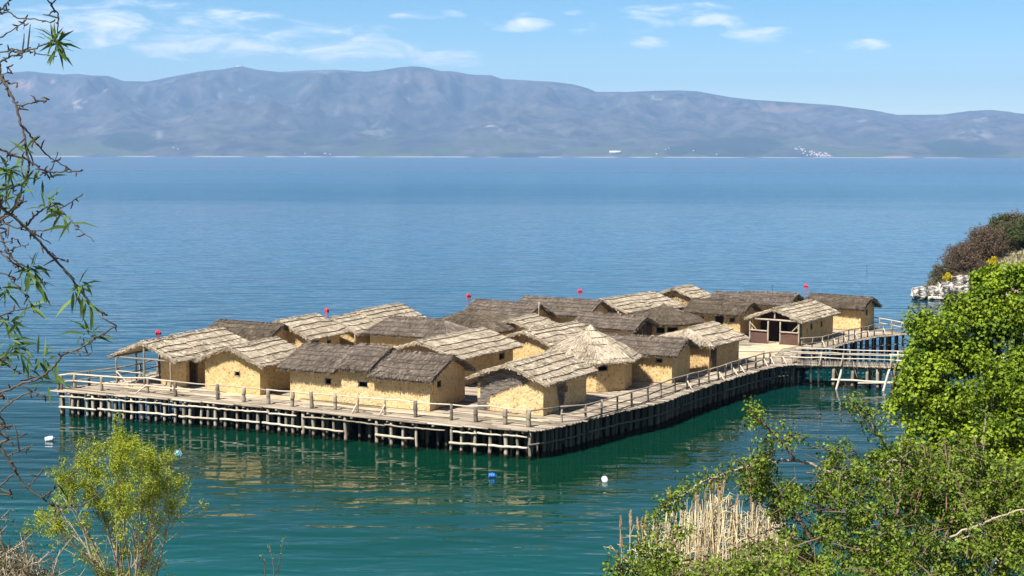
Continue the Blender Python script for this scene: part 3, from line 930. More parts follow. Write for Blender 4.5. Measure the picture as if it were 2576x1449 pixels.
# hipped hut behind the longest one
fl, fr_ = at(905, 841, DECK + 2.05), at(1125, 849.5, DECK + 2.05)
mid = (fl + fr_) / 2
yw6 = math.atan2(fr_[1] - fl[1], fr_[0] - fl[0])
yw6 = -.44
vv6 = np.array([math.sin(yw6), -math.cos(yw6)])
hut('hipped grey-thatched hut behind the longest hut', 'G', mid[0] - vv6[0] * 2.45, mid[1] - vv6[1] * 2.45, yw6, 7.6, 2.45, 2.05, 3.12, hip0=1.25, hip1=1.5, roof='grey', poles=4)
hut('long pale-roofed hut rising directly behind the longest hut, window in its shaded side', 'P', -4.281, 99.633, 1.03, 8.7, 3.3, 2.057, 3.094,
    ops={'r': [(6.1, 1.45, .75, .48)]}, plaster=PLASTER2, poles=4)
# tall octagonal hut
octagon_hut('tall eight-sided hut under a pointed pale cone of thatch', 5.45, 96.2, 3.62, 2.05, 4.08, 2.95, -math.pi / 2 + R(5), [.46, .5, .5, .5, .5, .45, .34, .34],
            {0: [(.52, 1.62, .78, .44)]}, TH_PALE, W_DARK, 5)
hut('grey-thatched hut just right of the pointed cone, small window under the eave', 'G', 9.455, 100.203, -.43, 6.9, 2.645, 2.043, 2.9, roof='grey', poles=4,
    ops={'r': [(4.95, 1.55, .52, .30)]})
def plank_door(root, q):
    o, d, n, Ls, g = q['sides']['r']
    m = MB()
    for k in range(6):
        m.box(o + d * (.36 + .145 * k) + n * .055 + np.array([0, 0, .62 if k in (1, 2) else .85]), .135, .05, 1.2 if k in (1, 2) else 1.7, np.stack([d, n, [0, 0, 1]], 1), rng.uniform(.2, .8))
    m.build('door', W_PLANK, root)
hut('half-hipped hut by the right railing with a plank door near its corner', 'P', 14.15, 105.45, .995, 6.4, 2.75, 2.045, 3.0, hip0=1.7, poles=3,
    ops={'r': [(.66, 1.42, .30, .40, 'none')]}, extra=plank_door)
hut('pale-roofed hut peeking out left of the pointed cone, lit gable facing the lake shore', 'P', 3.0, 106.4, .93, 7.2, 2.45, 2.04, 2.85)
hut('half-hidden pale roof under the leaning stick, mid platform', 'P', .9, 113.4, 1.1, 4.6, 2.2, 2.04, 2.75, poles=3)
# hipped pyramid
hut('hipped pyramid-roofed hut with brown thatch, mid platform', 'G', -3.1, 113.2, R(-31), 7.4, 2.7, 2.05, 3.32, hip0=3.45, hip1=3.45, roof='brown', poles=4)
def pole15(root, q):
    m = MB(); m.pole(L3(q['L'] / 2 + .02, .35, q['zr'] + .28), L3(q['L'] / 2 + .25, .75, 1.6), .035, .03, .01); m.build('leaning_stick', W_PALE, root)
hut('grey-thatched hut with a dark open gable and a leaning stick against it', 'G', -.348, 121.581, -.66, 7.3, 2.1, 2.043, 3.15, roof='grey', poles=5, extra=pole15, plaster=PLASTER2)
hut('long grey-thatched hut on the lake side, dark gable next to a pale roof', 'G', 4.557, 124.301, -.54, 7.9, 2.643, 2.05, 3.167, roof='grey', poles=4)
def porch18(root, q):
    for v in (-.6, 1.9):
        m = MB(); m.pole(L3(-q['L'] / 2 + .15, v, 0), L3(-q['L'] / 2 + .15, v, 2.2), .07, .06, .01); m.build('post', W_PALE, root)
hut('long pale-roofed hut on the lake side with a dark doorway under its gable', 'P', 10.718, 128.784, .93, 9.4, 2.936, 2.05, 3.0, segs=[(0, .52, 0, 0), (.52, 1, -.03, .5)], og=.9,
    ops={'f': [(3.4, .95, 1.1, 1.8, 'door')]}, extra=porch18)
hut('highest pale gable at the lake edge, wattle showing on its front', 'P', 16.9, 137.4, 1.0, 4.0, 2.5, 2.042, 3.05, poles=4, wattle={'f': lambda x, z: np.full(x.shape, .48)},
    ops={'f': [(2.7, 1.0, .9, .7, 'barred')]})
hut('brown-thatched hut with a central doorway between two small windows', 'G', 18.954, 124.67, -.51, 5.7, 2.35, 2.042, 3.0, roof='brown', poles=3,
    ops={'r': [(2.75, .95, .85, 1.85, 'door'), (3.95, 1.50, .52, .40), (1.0, 1.5, .55, .36)]})
# low eight-sided hut
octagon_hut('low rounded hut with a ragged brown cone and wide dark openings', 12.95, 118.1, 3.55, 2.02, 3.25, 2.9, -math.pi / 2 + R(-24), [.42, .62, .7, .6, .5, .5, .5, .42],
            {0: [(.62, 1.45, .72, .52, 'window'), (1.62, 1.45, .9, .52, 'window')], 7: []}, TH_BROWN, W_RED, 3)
def plank_gable(root, q):
    o, d, n, Ls, g = q['sides']['b']
    m = MB()
    k_ = int(Ls / .16)
    for k in range(k_):
        x = (k + .5) * Ls / k_
        top = q['hw'] + g * (1 - abs(2 * x / Ls - 1)) - .05
        gapw = abs(x - 1.25) < .24
        if gapw:
            m.box(o + d * x + n * .07 + np.array([0, 0, .62]), Ls / k_ * .94, .04, 1.24, np.stack([d, n, [0, 0, 1]], 1), rng.uniform(.1, .9))
            m.box(o + d * x + n * .07 + np.array([0, 0, (top + 1.95) / 2]), Ls / k_ * .94, .04, top - 1.95, np.stack([d, n, [0, 0, 1]], 1), rng.uniform(.1, .9))
        else:
            m.box(o + d * x + n * .07 + np.array([0, 0, top / 2]), Ls / k_ * .94, .04, top, np.stack([d, n, [0, 0, 1]], 1), rng.uniform(.1, .9))
    m.build('plank_cladding', W_PLANK, root)
hut('grey-thatched hut with a gable of dark upright planks', 'G', 8.477, 114.135, -.62, 6.2, 1.95, 2.037, 2.92, roof='grey', poles=4, ops={'b': [(1.25, 1.6, .42, .66)]}, extra=plank_gable)
hut('grey-thatched hut farthest back on the right, roof in two lengths', 'G', 23.423, 133.226, -.5, 8.3, 2.596, 2.043, 2.85, roof='grey', poles=4, segs=[(0, .38, -.10, 0), (.38, 1, .07, .1)])
# porch hut with wicker parapet
def porch24(root, q):
    u0 = -q['L'] / 2 + .22
    hv = q['w'] - .42
    rot = np.stack([[0, -1, 0], [1, 0, 0], [0, 0, 1]], 1).astype(float)
    for v in (-hv, -.55, .55, hv):
        m = MB(); m.pole(L3(u0, v, 0), L3(u0, v, q['ze'] + (.02 if abs(v) > 1 else 0)), .075, .065, .01); m.build('post', W_MID, root)
    for a, b in ((-hv + .08, -.62), (.62, hv - .08)):
        m = MB()
        P = np.array([[L3(u0 + .02, v, z) for v in np.linspace(a, b, 14)] for z in np.linspace(0, .98, 9)])
        P[..., 0] += rng.normal(0, .012, P.shape[:2])
        m.grid(P, .5); m.grid(P + [.07, 0, 0], .4, flip=True)
        for e in (P[-1], P[0]): m.grid(np.stack([e, e + [.07, 0, 0]]), .5)
        m.build('wicker_panel', W_WICKER, root)
        m = MB(); m.pole(L3(u0 - .05, a - .1, 1.06), L3(u0 - .05, b + .05, 1.06), .07, .065, .008); m.build('rail', W_MID, root)
    m = MB(); m.pole(L3(u0 - .06, -hv + .5, 2.05), L3(u0 - .06, hv - .15, 2.05), .08, .075, .008); m.build('tie_beam', W_MID, root)
    m = MB(); m.pole(L3(u0 - .04, .05, 2.1), L3(u0 - .04, .05, q['zr'] - .18), .07, .06, .004); m.build('king_post', W_MID, root)
    for s in (-1, 1):
        m = MB(); m.pole(L3(u0 - .04, s * (hv - .02), 1.72), L3(u0 - .04, s * (hv - .62), 1.12), .05, .045, .004); m.build('brace', W_MID, root)
    # dark wattle back wall of the porch, clay room behind
    wm = MB()
    o = L3(u0 + 1.9, -hv, 0)
    panel(wm, o, L3(0, 1, 0), L3(-1, 0, 0), 2 * hv, q['hw'], q['zr'] - .12 - q['hw'], [(hv, .92, .9, 1.8)])
    wm.build('back_wall', W_WICKER, root)
    wm = MB()
    panel(wm, L3(u0 + .15, hv, 0), L3(1, 0, 0), L3(0, 1, 0), q['hu1'] - u0 - .15, q['hw'], 0, [(2.75, 1.32, .46, .52), (5.15, 1.32, .46, .52)], wattle=lambda x, z: np.clip(1.0 - x * .9, 0, 1))
    panel(wm, L3(q['hu1'], -hv, 0), L3(-1, 0, 0), L3(0, -1, 0), q['hu1'] - u0 - .15, q['hw'], 0)
    panel(wm, L3(q['hu1'], hv, 0), L3(0, -1, 0), L3(1, 0, 0), 2 * hv, q['hw'], q['zr'] - .12 - q['hw'])
    wm.build('wall', PLASTER2, root)
    for x in (2.75, 5.15):
        fm = MB(); frame(fm, L3(u0 + .15, hv, 0), L3(1, 0, 0), L3(0, 1, 0), x, 1.32, .46, .52, .05); fm.build('window', W_POST, root)
hut('porch hut with red-brown wicker parapets facing the bridge', 'P', 24.631, 121.36, .995, 8.9, 2.633, 2.047, 3.0, walls='', extra=porch24, poles=5)
hut('last hut on the right, brown thatch, bare water behind its gable', 'G', 30.774, 129.464, -.66, 6.2, 2.0, 2.039, 2.95, roof='brown', poles=2,
    ops={'b': [(1.3, 1.6, .40, .55)]}, plaster=PLASTER)
# ------------------------------------------------------------------ platform on piles
FRONT = [(-31.5, 93.9), (-22.8, 90.7), (-14.8, 87.4), (-8.6, 84.1), (-3.7, 81.8), (1.0, 80.2)]
SIDE = [(1.0, 80.2), (1.9, 80.7), (3.5, 82.3), (5.8, 85.3), (9.8, 89.9), (12.7, 94.9), (16.3, 100.3), (18.9, 104.1), (20.1, 105.4), (21.9, 106.6)]
NOOK = [(21.9, 106.6), (23.8, 114.6), (26.2, 115.2)]
EAST = [(26.2, 115.2), (29.7, 120.0), (32.4, 122.9), (35.7, 124.9)]
END = [(35.7, 124.9), (35.3, 126.3), (31.5, 133.8)]
BACK = [(31.5, 133.8), (27, 139), (19, 142.5), (11, 136), (2.5, 129.5), (-6, 126.0), (-13, 123.5), (-19, 116), (-25.2, 109), (-26.0, 104), (-27.5, 98.5)]
TIP = [(-27.5, 98.5), (-29.1, 96.8), (-31.5, 93.9)]
POLY = np.array(FRONT + SIDE[1:] + NOOK[1:] + EAST[1:] + END[1:] + BACK[1:] + TIP[1:-1], float)
YA = math.atan2(-.46, .888)
ua = np.array([math.cos(YA), math.sin(YA)]); vb = np.array([-ua[1], ua[0]])
plat = thing('pile_platform', 'timber platform on piles that carries the huts above the lake', 'platform', (0, 0, 0))
def clip_spans(c):
    """where the line {p.vb = c} runs inside the deck outline"""
    xs = []
    for i in range(len(POLY)):
        p, q = POLY[i], POLY[(i + 1) % len(POLY)]
        a, b = p @ vb - c, q @ vb - c
        if (a > 0) != (b > 0):
            s = a / (a - b); xs.append((p + (q - p) * s) @ ua)
    xs.sort()
    return list(zip(xs[::2], xs[1::2]))
mb = MB()
vmin, vmax = (POLY @ vb).min(), (POLY @ vb).max()
c = vmin + .06
while c < vmax:
    wdt = rng.uniform(.15, .24)
    for a, b in clip_spans(c + wdt / 2):
        x = a - rng.uniform(.02, .22)
        b2 = b + rng.uniform(.02, .28)
        while x < b2:
            e = min(b2, x + rng.uniform(3.2, 6.0))
            if b2 - e < .8: e = b2
            dz = rng.uniform(-.015, .015)
            cs = [(x, c), (e, c), (e, c + wdt - .012), (x, c + wdt - .012)]
            top = [[*(ua * p + vb * q_), DECK + dz + rng.uniform(-.006, .006)] for p, q_ in cs]
            bot = [[*(ua * p + vb * q_), DECK - .085] for p, q_ in cs]
            mb.add(top + bot, [[[0, 1, 2, 3], [7, 6, 5, 4], [0, 4, 5, 1], [1, 5, 6, 2], [2, 6, 7, 3], [3, 7, 4, 0]]], rng.uniform(.05, .95))
            x = e + .01
    c += wdt
mb.build('deck', DECKM, plat)
# worn earth and clay spread over the planks round the huts
t = NT('trodden_clay')
n = t.noise(t.coord(), .8, 5)
t.done(t.bsdf(t.mix(t.mr(n, .3, .7), (.38, .30, .19), (.58, .47, .31)), .95, .1, t.bump(t.noise(t.coord(), 4.0, 5), .4, .03)))
def inset(poly, d):
    poly = np.asarray(poly, float); o = []
    for i in range(len(poly)):
        p, q, r_ = poly[i - 1], poly[i], poly[(i + 1) % len(poly)]
        n1 = nrm(np.array([-(q - p)[1], (q - p)[0]])); n2 = nrm(np.array([-(r_ - q)[1], (r_ - q)[0]]))
        m_ = nrm(n1 + n2); o.append(q + m_ * d / max(.5, m_ @ n1))
    return np.array(o)
plaza = [(17.0, 108.3), (21.0, 110.5), (22.3, 114.8), (25.4, 117.6), (27.5, 120.5), (22, 118), (19.5, 116), (16.5, 112)]
for pl in (plaza, [(-19.6, 91.9), (-14, 89.9), (-13.6, 91.2), (-19.3, 93.2)], [(-27, 95.0), (-22, 93.2), (-21.5, 94.6), (-26.6, 96.6)], [(-13.8, 88.9), (-3.9, 84.2), (-3.6, 84.9), (-13.6, 89.7)], [(-1.6, 84.1), (1.9, 82.7), (2.2, 83.3), (-1.4, 84.8)]):
    mb = MB(); k = len(pl); pp = []
    for i in range(k):
        a, b = np.array(pl[i]), np.array(pl[(i + 1) % k])
        for s in np.linspace(0, 1, 6)[:-1]: pp.append(a + (b - a) * s + rng.normal(0, .10, 2))
    cc = np.mean(pp, 0)
    V = [[*cc, DECK + .034]] + [[*p, DECK + .022] for p in pp]
    mb.add(V, [[[0, i + 1, (i + 1) % len(pp) + 1] for i in range(len(pp))]])
    mb.build('clay_floor', t.m, plat)

def along_line(pts, step, start=0.0, jit=0.0):
    pts = np.asarray(pts, float)
    seg = np.linalg.norm(np.diff(pts, axis=0), axis=1); cum = np.concatenate([[0], np.cumsum(seg)])
    s = np.arange(start, cum[-1], step) + (rng.uniform(-jit, jit, len(np.arange(start, cum[-1], step))) if jit else 0)
    s = np.clip(s, 0, cum[-1])
    return np.stack([np.interp(s, cum, pts[:, 0]), np.interp(s, cum, pts[:, 1])], 1)
def offset_line(pts, d):
    """shift a polyline to its left by d"""
    pts = np.asarray(pts, float); tg = nrm(np.gradient(pts, axis=0))
    return pts + np.stack([-tg[:, 1], tg[:, 0]], 1) * d
npile = 0
def pile(x, y, r=.11, top=DECK - .10, name='pile', lean=.03, mat=None, parent=None, bot=-1.2, seg=6):
    m = MB(); m.pole((x + rng.normal(0, lean), y + rng.normal(0, lean), bot), (x, y, top), r * 1.05, r * .92, .02, seg, 8, rng.uniform(.15, .95))
    return m.build(name, mat or W_PILE, parent or plat)
def Dx(xs, off):                                   # D pixel columns on the front edge, at water level
    fl_ = offset_line(FRONT, .22)
    out = []
    s = np.linspace(0, 1, 4000)
    P = along_line(fl_, .005)
    pxs = 1288 + F * P[:, 0] / (P[:, 1] * math.cos(TH) - (DECK * .5 - CAMZ) * math.sin(TH))
    for x in xs: out.append(P[np.argmin(np.abs(pxs - x))])
    return out
c1x = [97, 195, 248, 322, 372, 447, 515, 570, 640, 713, 803, 862, 927, 1003, 1097, 1172, 1228, 1325, 1385, 1447, 1537, 1637, 1736, 1817, 1910, 2003]
c2x = [0, 62, 125, 212, 298, 384, 478, 582, 857, 988, 1085, 1205, 1512, 1600, 1720, 1850, 1990, 2090, 2200]
fx = [127.8 + .2866 * x for x in c1x] + [702.8 + .2866 * x for x in c2x]
front_piles = Dx(fx, .2)
for k, (x, y) in enumerate(front_piles):
    pile(x, y, rng.uniform(.085, .125))
side_line = offset_line(SIDE, .25)
sp_ = along_line(side_line, .78, .35, .12)
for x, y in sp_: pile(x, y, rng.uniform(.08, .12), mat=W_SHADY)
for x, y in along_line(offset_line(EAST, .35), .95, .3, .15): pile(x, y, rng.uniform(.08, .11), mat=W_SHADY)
mb = MB()                                          # the crowd of piles further in
def inner(P, r=.1):
    for x, y in P: mb.pole((x, y, -.9), (x, y, DECK - .1), r * rng.uniform(.8, 1.2), r, .02, 3, 7, rng.uniform(.1, .9))
for k, off in enumerate((1.0, 1.9, 3.0, 4.4)):
    inner(along_line(offset_line(FRONT, off), .8 + .25 * k, .3, .3))
    inner(along_line(offset_line(SIDE, off), .7 + .3 * k, .3, .25))
inner(along_line(offset_line(SIDE, .30), .78, .74, .12), .085)
inner(along_line(offset_line(NOOK, .3), .7)); inner(along_line(offset_line(EAST, 1.4), .9)); inner(along_line(offset_line(TIP, .4), 1.1)); inner(along_line(offset_line(END, .4), 1.0))
inner(along_line(offset_line(BACK, .4), 1.3))
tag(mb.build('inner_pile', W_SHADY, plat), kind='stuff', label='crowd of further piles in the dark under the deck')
# floor beams whose ends show along the edges, and the poles lashed across the piles
for x, y in along_line(offset_line(FRONT, -.02), 1.15, .5, .3):
    m = MB(); m.pole((x, y, DECK - .17), (x + vb[0] * 3.5, y + vb[1] * 3.5, DECK - .17), .065, .07, .005, 2, 7, rng.uniform(.2, 1)); m.build('joist', W_POST, plat)
def runs(line, z, r, lens, mat, name='cross_pole', skip=(), dz=.03, off=0.0):
    line = np.asarray(line, float)
    P = along_line(line, .25)
    s = np.arange(len(P)) * .25
    a = 0.0
    while a < s[-1] - .5:
        l = rng.uniform(*lens); b = min(a + l, s[-1])
        mid_ = (a + b) / 2
        i0, i1 = int(a / .25), int(b / .25)
        if i1 - i0 >= 2 and not any(k0 < mid_ < k1 for k0, k1 in skip):
            Q = np.column_stack([P[i0:i1 + 1], np.full(i1 - i0 + 1, z) + rng.normal(0, .012, i1 - i0 + 1) + np.linspace(rng.uniform(-dz, dz), rng.uniform(-dz, dz), i1 - i0 + 1)])
            m = MB(); m.tube(Q, np.linspace(r * 1.1, r * .85, len(Q)), 7, rng.uniform(.3, 1)); m.build(name, mat, plat)
        a = b + rng.uniform(-.1, .25)
fo = offset_line(FRONT, .06)
def s_of(px_):                                     # run length along the front where a column of the view falls
    P = along_line(fo, .05); q = 1288 + F * P[:, 0] / (P[:, 1] * math.cos(TH) + (CAMZ - .7) * math.sin(TH))
    return np.argmin(np.abs(q - px_)) * .05
def frun(x0, x1, z, r, mat, pieces=1):
    P = along_line(fo, .05); a, b = s_of(x0), s_of(x1)
    cuts = np.linspace(a, b, pieces + 1)
    for k in range(pieces):
        i0, i1 = int(cuts[k] / .05), int((cuts[k + 1] + .12) / .05)
        Q = P[i0:i1:6]
        Q = np.column_stack([Q, z + rng.normal(0, .014, len(Q)) + np.linspace(rng.uniform(-.03, .03), rng.uniform(-.03, .03), len(Q))])
        m = MB(); m.tube(Q, np.linspace(r * 1.08, r * .86, len(Q)), 7, rng.uniform(.4, 1)); m.build('cross_pole', mat, plat)
frun(150, 872, .72, .075, W_PALE, 7)
frun(944, 1050, .74, .085, W_PALE, 1)
frun(1130, 1342, .74, .08, W_PALE, 2)
frun(152, 745, 1.42, .06, W_PALE, 9)
frun(760, 1120, 1.42, .05, W_POST, 5)
frun(1140, 1330, 1.40, .06, W_PALE, 3)
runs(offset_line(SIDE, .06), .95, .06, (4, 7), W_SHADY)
runs(offset_line(EAST, .1), .9, .06, (3, 5), W_POST)

# ------------------------------------------------------------------ railings
def polyz(p, z): return np.column_stack([p, np.full(len(p), z)])
def railing(label, posts, h, rpost, rails, braces=(), mat=W_POST, railmat=W_POST, group=None, rr=.045, name='pole_railing', tall=None, base=DECK - .1):
    root = thing(name, label, 'railing', (0, 0, 0), 0, group)
    posts = np.asarray(posts, float)
    for k, (x, y) in enumerate(posts):
        m = MB(); hh = h + rng.uniform(-.05, .06)
        rp = rpost if np.isscalar(rpost) else rpost[k]
        m.pole((x, y, base), (x + rng.normal(0, .03), y + rng.normal(0, .03), DECK + hh), rp, rp * .92, .012, 4, 8, rng.uniform(.1, .9))
        if rp > .09:                                # rope lashing half way up
            m.tube([(x, y, DECK + .48), (x, y, DECK + .54)], rp * 1.12, 8, .2)
        m.build('post', mat, root)
    for (z, i0, i1, mt, r) in rails:
        i = i0
        while i < i1:
            j = min(i + int(rng.integers(3, 5)), i1)
            Q = []
            for k in range(i, j + 1):
                Q.append([*posts[k], DECK + z + rng.normal(0, .02)])
                if k < j: Q.append([*((posts[k] + posts[k + 1]) / 2), DECK + z + rng.normal(0, .02)])
            Q = np.array(Q)
            d = nrm(Q[-1] - Q[0]); Q[0] -= d * .15; Q[-1] += d * .15
            Q[:, :2] += np.array([-d[1], d[0]]) * (-.06 if z < h - .1 else 0)
            m = MB(); m.tube(Q, np.linspace(r * 1.1, r * .9, len(Q)), 7, rng.uniform(.3, 1)); m.build('rail', mt, root)
            i = j
    for (k, dx, dy, mt) in braces:
        x, y = posts[k]
        m = MB(); m.pole((x, y, DECK + .62), (x + dx, y + dy, DECK - .02), .05, .055, .008, 3, 7, .7); m.build('brace', mt, root)
    return root
fb = [(97, 862), (208, 850), (450, 870), (853, 890), (1097, 920), (1470, 945), (1697, 965), (1912, 988), (2122, 1008)]
fb = [(127.8 + .2866 * x, 734.7 + .2866 * y) for x, y in fb] + [(702.8 + .2866 * x, 734.7 + .2866 * y) for x, y in [(290, 1023), (493, 1036), (690, 1060), (930, 1078), (1197, 1100), (1512, 1125), (1725, 1142), (1985, 1162), (2190, 1184)]]
fposts = [at(x, y, DECK)[:2] for x, y in fb]
nf = len(fposts)
railing('front railing of thick lashed posts along the edge facing the shore', fposts, .98, [.10, .16, .12, .10, .12, .13, .13, .13, .13, .13, .13, .07, .07, .13, .10, .13, .14, .15], [(.97, 0, 4, W_PALE, .06), (.52, 0, 5, W_PALE, .06), (.95, 4, nf - 1, W_PALE, .042)],
        [(3, -.75, -.45, W_PALE), (11, -.35, -.30, W_PALE), (12, -.35, -.30, W_PALE)])
sb = [(620, 1400), (920, 1368), (1133, 1345), (1265, 1308), (1405, 1268), (1530, 1228), (1678, 1186), (1790, 1145), (1910, 1100), (2015, 1070), (2125, 1040), (2210, 1015), (2295, 992), (2355, 972), (2415, 950)]
sb = [(1150 + .2866 * x, 670.8 + .2866 * y) for x, y in sb] + [(1661.1 + .2866 * x, 670.8 + .2866 * y) for x, y in [(695, 928), (762, 907), (838, 890), (903, 868), (963, 852), (1070, 847), (1190, 845)]]
sposts = [at(x, y, DECK)[:2] for x, y in sb]
sposts[0] = fposts[-1]
railing('long two-rail railing down the right edge to the footbridge', sposts[1:], .98, .075, [(.95, 0, len(sposts) - 2, W_POST, .05), (.50, 0, len(sposts) - 2, W_POST, .042), (.10, 1, len(sposts) - 2, W_POST, .04)],
        [(8, .35, -.5, W_PALE), (11, .4, -.5, W_PALE), (13, .4, -.5, W_PALE), (14, .4, -.5, W_PALE), (17, .3, -.6, W_PALE), (18, .25, -.7, W_PALE), (19, .25, -.7, W_PALE)])
# link between the two at the rounded corner
railing('short corner railing joining the front and right railings', [fposts[-1], sposts[1]], .95, .05, [(.96, 0, 1, W_POST, .05)])
tb = offset_line([(-31.2, 94.3), (-29.0, 96.6), (-27.4, 98.4), (-26.4, 101.5), (-25.7, 104.5), (-25.0, 108.8)], -.2)
railing('back railing at the left tip, behind the veranda hut', along_line(tb, 2.3, .1), 1.0, .10, [(1.0, 0, 6, W_POST, .055), (.5, 0, 6, W_POST, .05)], (), W_POST)
eb = along_line(offset_line([(24.0, 114.0), (26.2, 115.2), (29.7, 120.0), (32.4, 122.9), (35.5, 124.8)], .4), 1.12, .2)
railing('slanting railing along the right end past the porch hut', eb, .95, .06, [(.95, 0, len(eb) - 1, W_POST, .045), (.5, 0, len(eb) - 1, W_POST, .038)], [(k, .22, -.32, W_PALE) for k in range(2, len(eb) - 1, 2)])
nb_ = along_line([(35.3, 125.1), (35.0, 126.4), (33.4, 129.8), (31.6, 133.2)], 1.7, .1)
railing('short pale railing across the far right end of the platform', nb_, 1.0, .065, [(1.0, 0, len(nb_) - 1, W_PALE, .05), (.55, 0, len(nb_) - 1, W_PALE, .045)])

# ------------------------------------------------------------------ footbridge to the shore
B0, bd = np.array([21.4, 106.5]), nrm(np.array([.978, -.208]))
bn = np.array([-bd[1], bd[0]])
bl = 27.0
br = thing('footbridge', 'log-decked footbridge on piles leading off to the right shore', 'footbridge')
mb = MB()
s = .1
while s < bl:
    r_ = rng.uniform(.055, .085)
    a = B0 + bd * s - bn * rng.uniform(.05, .22); b = B0 + bd * s + bn * (2.35 + rng.uniform(.0, .2))
    mb.pole((*a, DECK - r_ + rng.normal(.02, .012)), (*b, DECK - r_ + rng.normal(.02, .012)), r_, r_ * .95, .006, 2, 7, rng.uniform(.1, .9))
    s += r_ * 1.85
mb.build('log_deck', W_POST, br)
for o_ in (.35, 2.0):
    m = MB(); m.pole((*(B0 + bd * .1 + bn * o_), DECK - .24), (*(B0 + bd * bl + bn * o_), DECK - .24), .09, .09, .01, 8); m.build('bearer', W_POST, br)
bx = [1520, 1690, 1815, 1910, 2050, 2185, 2330, 2480]
for x in bx:
    d_ = 1661.1 + .2866 * x
    # solve run length along the bridge for this column
    ss = np.linspace(0, bl, 800); P = B0 + bd * ss[:, None]
    q = 1288 + F * P[:, 0] / (P[:, 1] * math.cos(TH) + (CAMZ - 1) * math.sin(TH))
    p = P[np.argmin(np.abs(q - d_))]
    pile(*(p + bn * .12), .13, DECK - .16, parent=br)
    pile(*(p + bn * 2.2 + bd * .3), .12, DECK - .16, parent=br)
for x in (1595, 2010):
    d_ = 1661.1 + .2866 * x
    p = P[np.argmin(np.abs(q - d_))]
    m = MB(); m.pole((*(p - bn * .25 - bd * .55), -.6), (*(p + bn * .02 + bd * .05), DECK + .0), .10, .085, .01, 4, 8, .9); m.build('raking_prop', W_PALE, br)
p0, p1 = P[np.argmin(np.abs(q - (1661.1 + .2866 * 1500)))], P[np.argmin(np.abs(q - (1661.1 + .2866 * 2300)))]
m = MB(); m.pole((*(p0 - bn * .06), .70), (*(p1 - bn * .06), .62), .08, .07, .02, 8, 8, .9); m.build('cross_pole', W_PALE, br)
m = MB(); m.pole((*(p0 + bd * 2 - bn * .1), .5), (*(p0 + bd * 5 - bn * .1), .62), .05, .05, .02, 5, 7, .9); m.build('cross_pole', W_PALE, br)
for k, (a, b, z0, z1) in enumerate([(5.4, 7.2, .2, 1.5), (7.2, 5.6, .2, 1.4), (9.6, 11, .2, 1.5)]):
    m = MB(); m.pole((*(B0 + bd * a + bn * 2.3), z0), (*(B0 + bd * b + bn * 2.3), z1), .07, .06, .01); m.build('cross_brace', W_POST, br)
# short mooring props beside the bridge head
for x, y0, h_ in [(1165, 1020, 1.62), (1097, 1030, .55), (1210, 1015, .95)]:
    p = at(1661.1 + .2866 * x, 670.8 + .2866 * y0, 0)
    m = MB(); m.pole((p[0], p[1], -.8), (p[0], p[1], h_), .085, .075, .01, 4, 8, .9); m.build('prop', W_PALE, br)
a = at(1661.1 + .2866 * 1095, 670.8 + .2866 * 960, .62); b = at(1661.1 + .2866 * 1165, 670.8 + .2866 * 962, .62)
m = MB(); m.pole(a, b, .06, .05, .01, 3, 7, .9); m.build('cross_pole', W_PALE, br)
def bposts(off, xs):
    out = []
    for x in xs: out.append(B0 + bd * x + bn * off)
    return out
railing('near railing of the footbridge, pale double rails', bposts(.12, [.2, 2.4, 4.0, 7.6, 9.4, 12, 15, 18, 21, 24, 27]), .95, .07, [(.93, 0, 10, W_PALE, .05), (.55, 0, 10, W_PALE, .05)], [(1, -.3, -.55, W_POST), (2, -.3, -.55, W_POST), (3, -.2, -.55, W_POST)], W_PALE)
railing('far railing of the footbridge, pale double rails', bposts(2.25, [.6, 4.6, 8.2, 12, 15, 18, 21, 24, 27]), .95, .07, [(.95, 0, 8, W_PALE, .042), (.55, 0, 8, W_PALE, .042)], (), W_PALE)

# ------------------------------------------------------------------ floats on the lake
def buoy(label, x, y, col, r, L, tilt, rz, cap=None, group=None, name='buoy', cat='buoy', z=.10):
    root = thing(name, label, cat, (x, y, z), rz, group)
    m = MB()
    prof = [(-.5, .0), (-.5, .78), (-.47, .93), (-.42, 1.0), (-.22, 1.0), (-.2, .95), (-.17, 1.0), (.17, 1.0), (.2, .95), (.22, 1.0), (.38, 1.0), (.46, .86), (.5, .5), (.5, .36), (.58, .34), (.58, 0)]
    n_ = 16
    V = []
    for (h, q) in prof:
        for a in np.arange(n_) * 2 * math.pi / n_: V.append([h * L, q * r * math.cos(a), q * r * math.sin(a)])
    V = np.array(V)
    rot = np.array(Matrix.Rotation(tilt, 3, 'Y')).astype(float)
    V = (V @ rot.T).reshape(len(prof), n_, 3)
    V = np.concatenate([V, V[:, :1]], 1)
    m.grid(V)
    m.build('body', col, root, smooth=True)
    m = MB()
    c_ = np.array([.6 * L, 0, 0]) @ rot.T; d_ = np.array([1, 0, 0.]) @ rot.T
    m.tube([c_, c_ + d_ * r * .3], r * .38, 10)
    m.build('cap', cap or col, root)
    m = MB()
    a = np.linspace(0, math.pi, 8)
    Q = np.stack([(-.1 + .2 * a / math.pi * 1.6) * L * 1.0, np.zeros(8), r * (.98 + .3 * np.sin(a))], 1) @ rot.T
    m.tube(Q, r * .08, 6); m.build('handle', cap or col, root)
    return root
RED = plain('red_plastic', (.72, .02, .035), .4, .5, .1)
BLUE = plain('blue_plastic', (.03, .16, .62), .4, .5, .1)
CYAN = plain('pale_blue_plastic', (.22, .55, .78), .4, .5, .1)
WHT = plain('white_plastic', (.80, .82, .84), .4, .5, .06)
gr = 'red buoys in a line behind the platform'
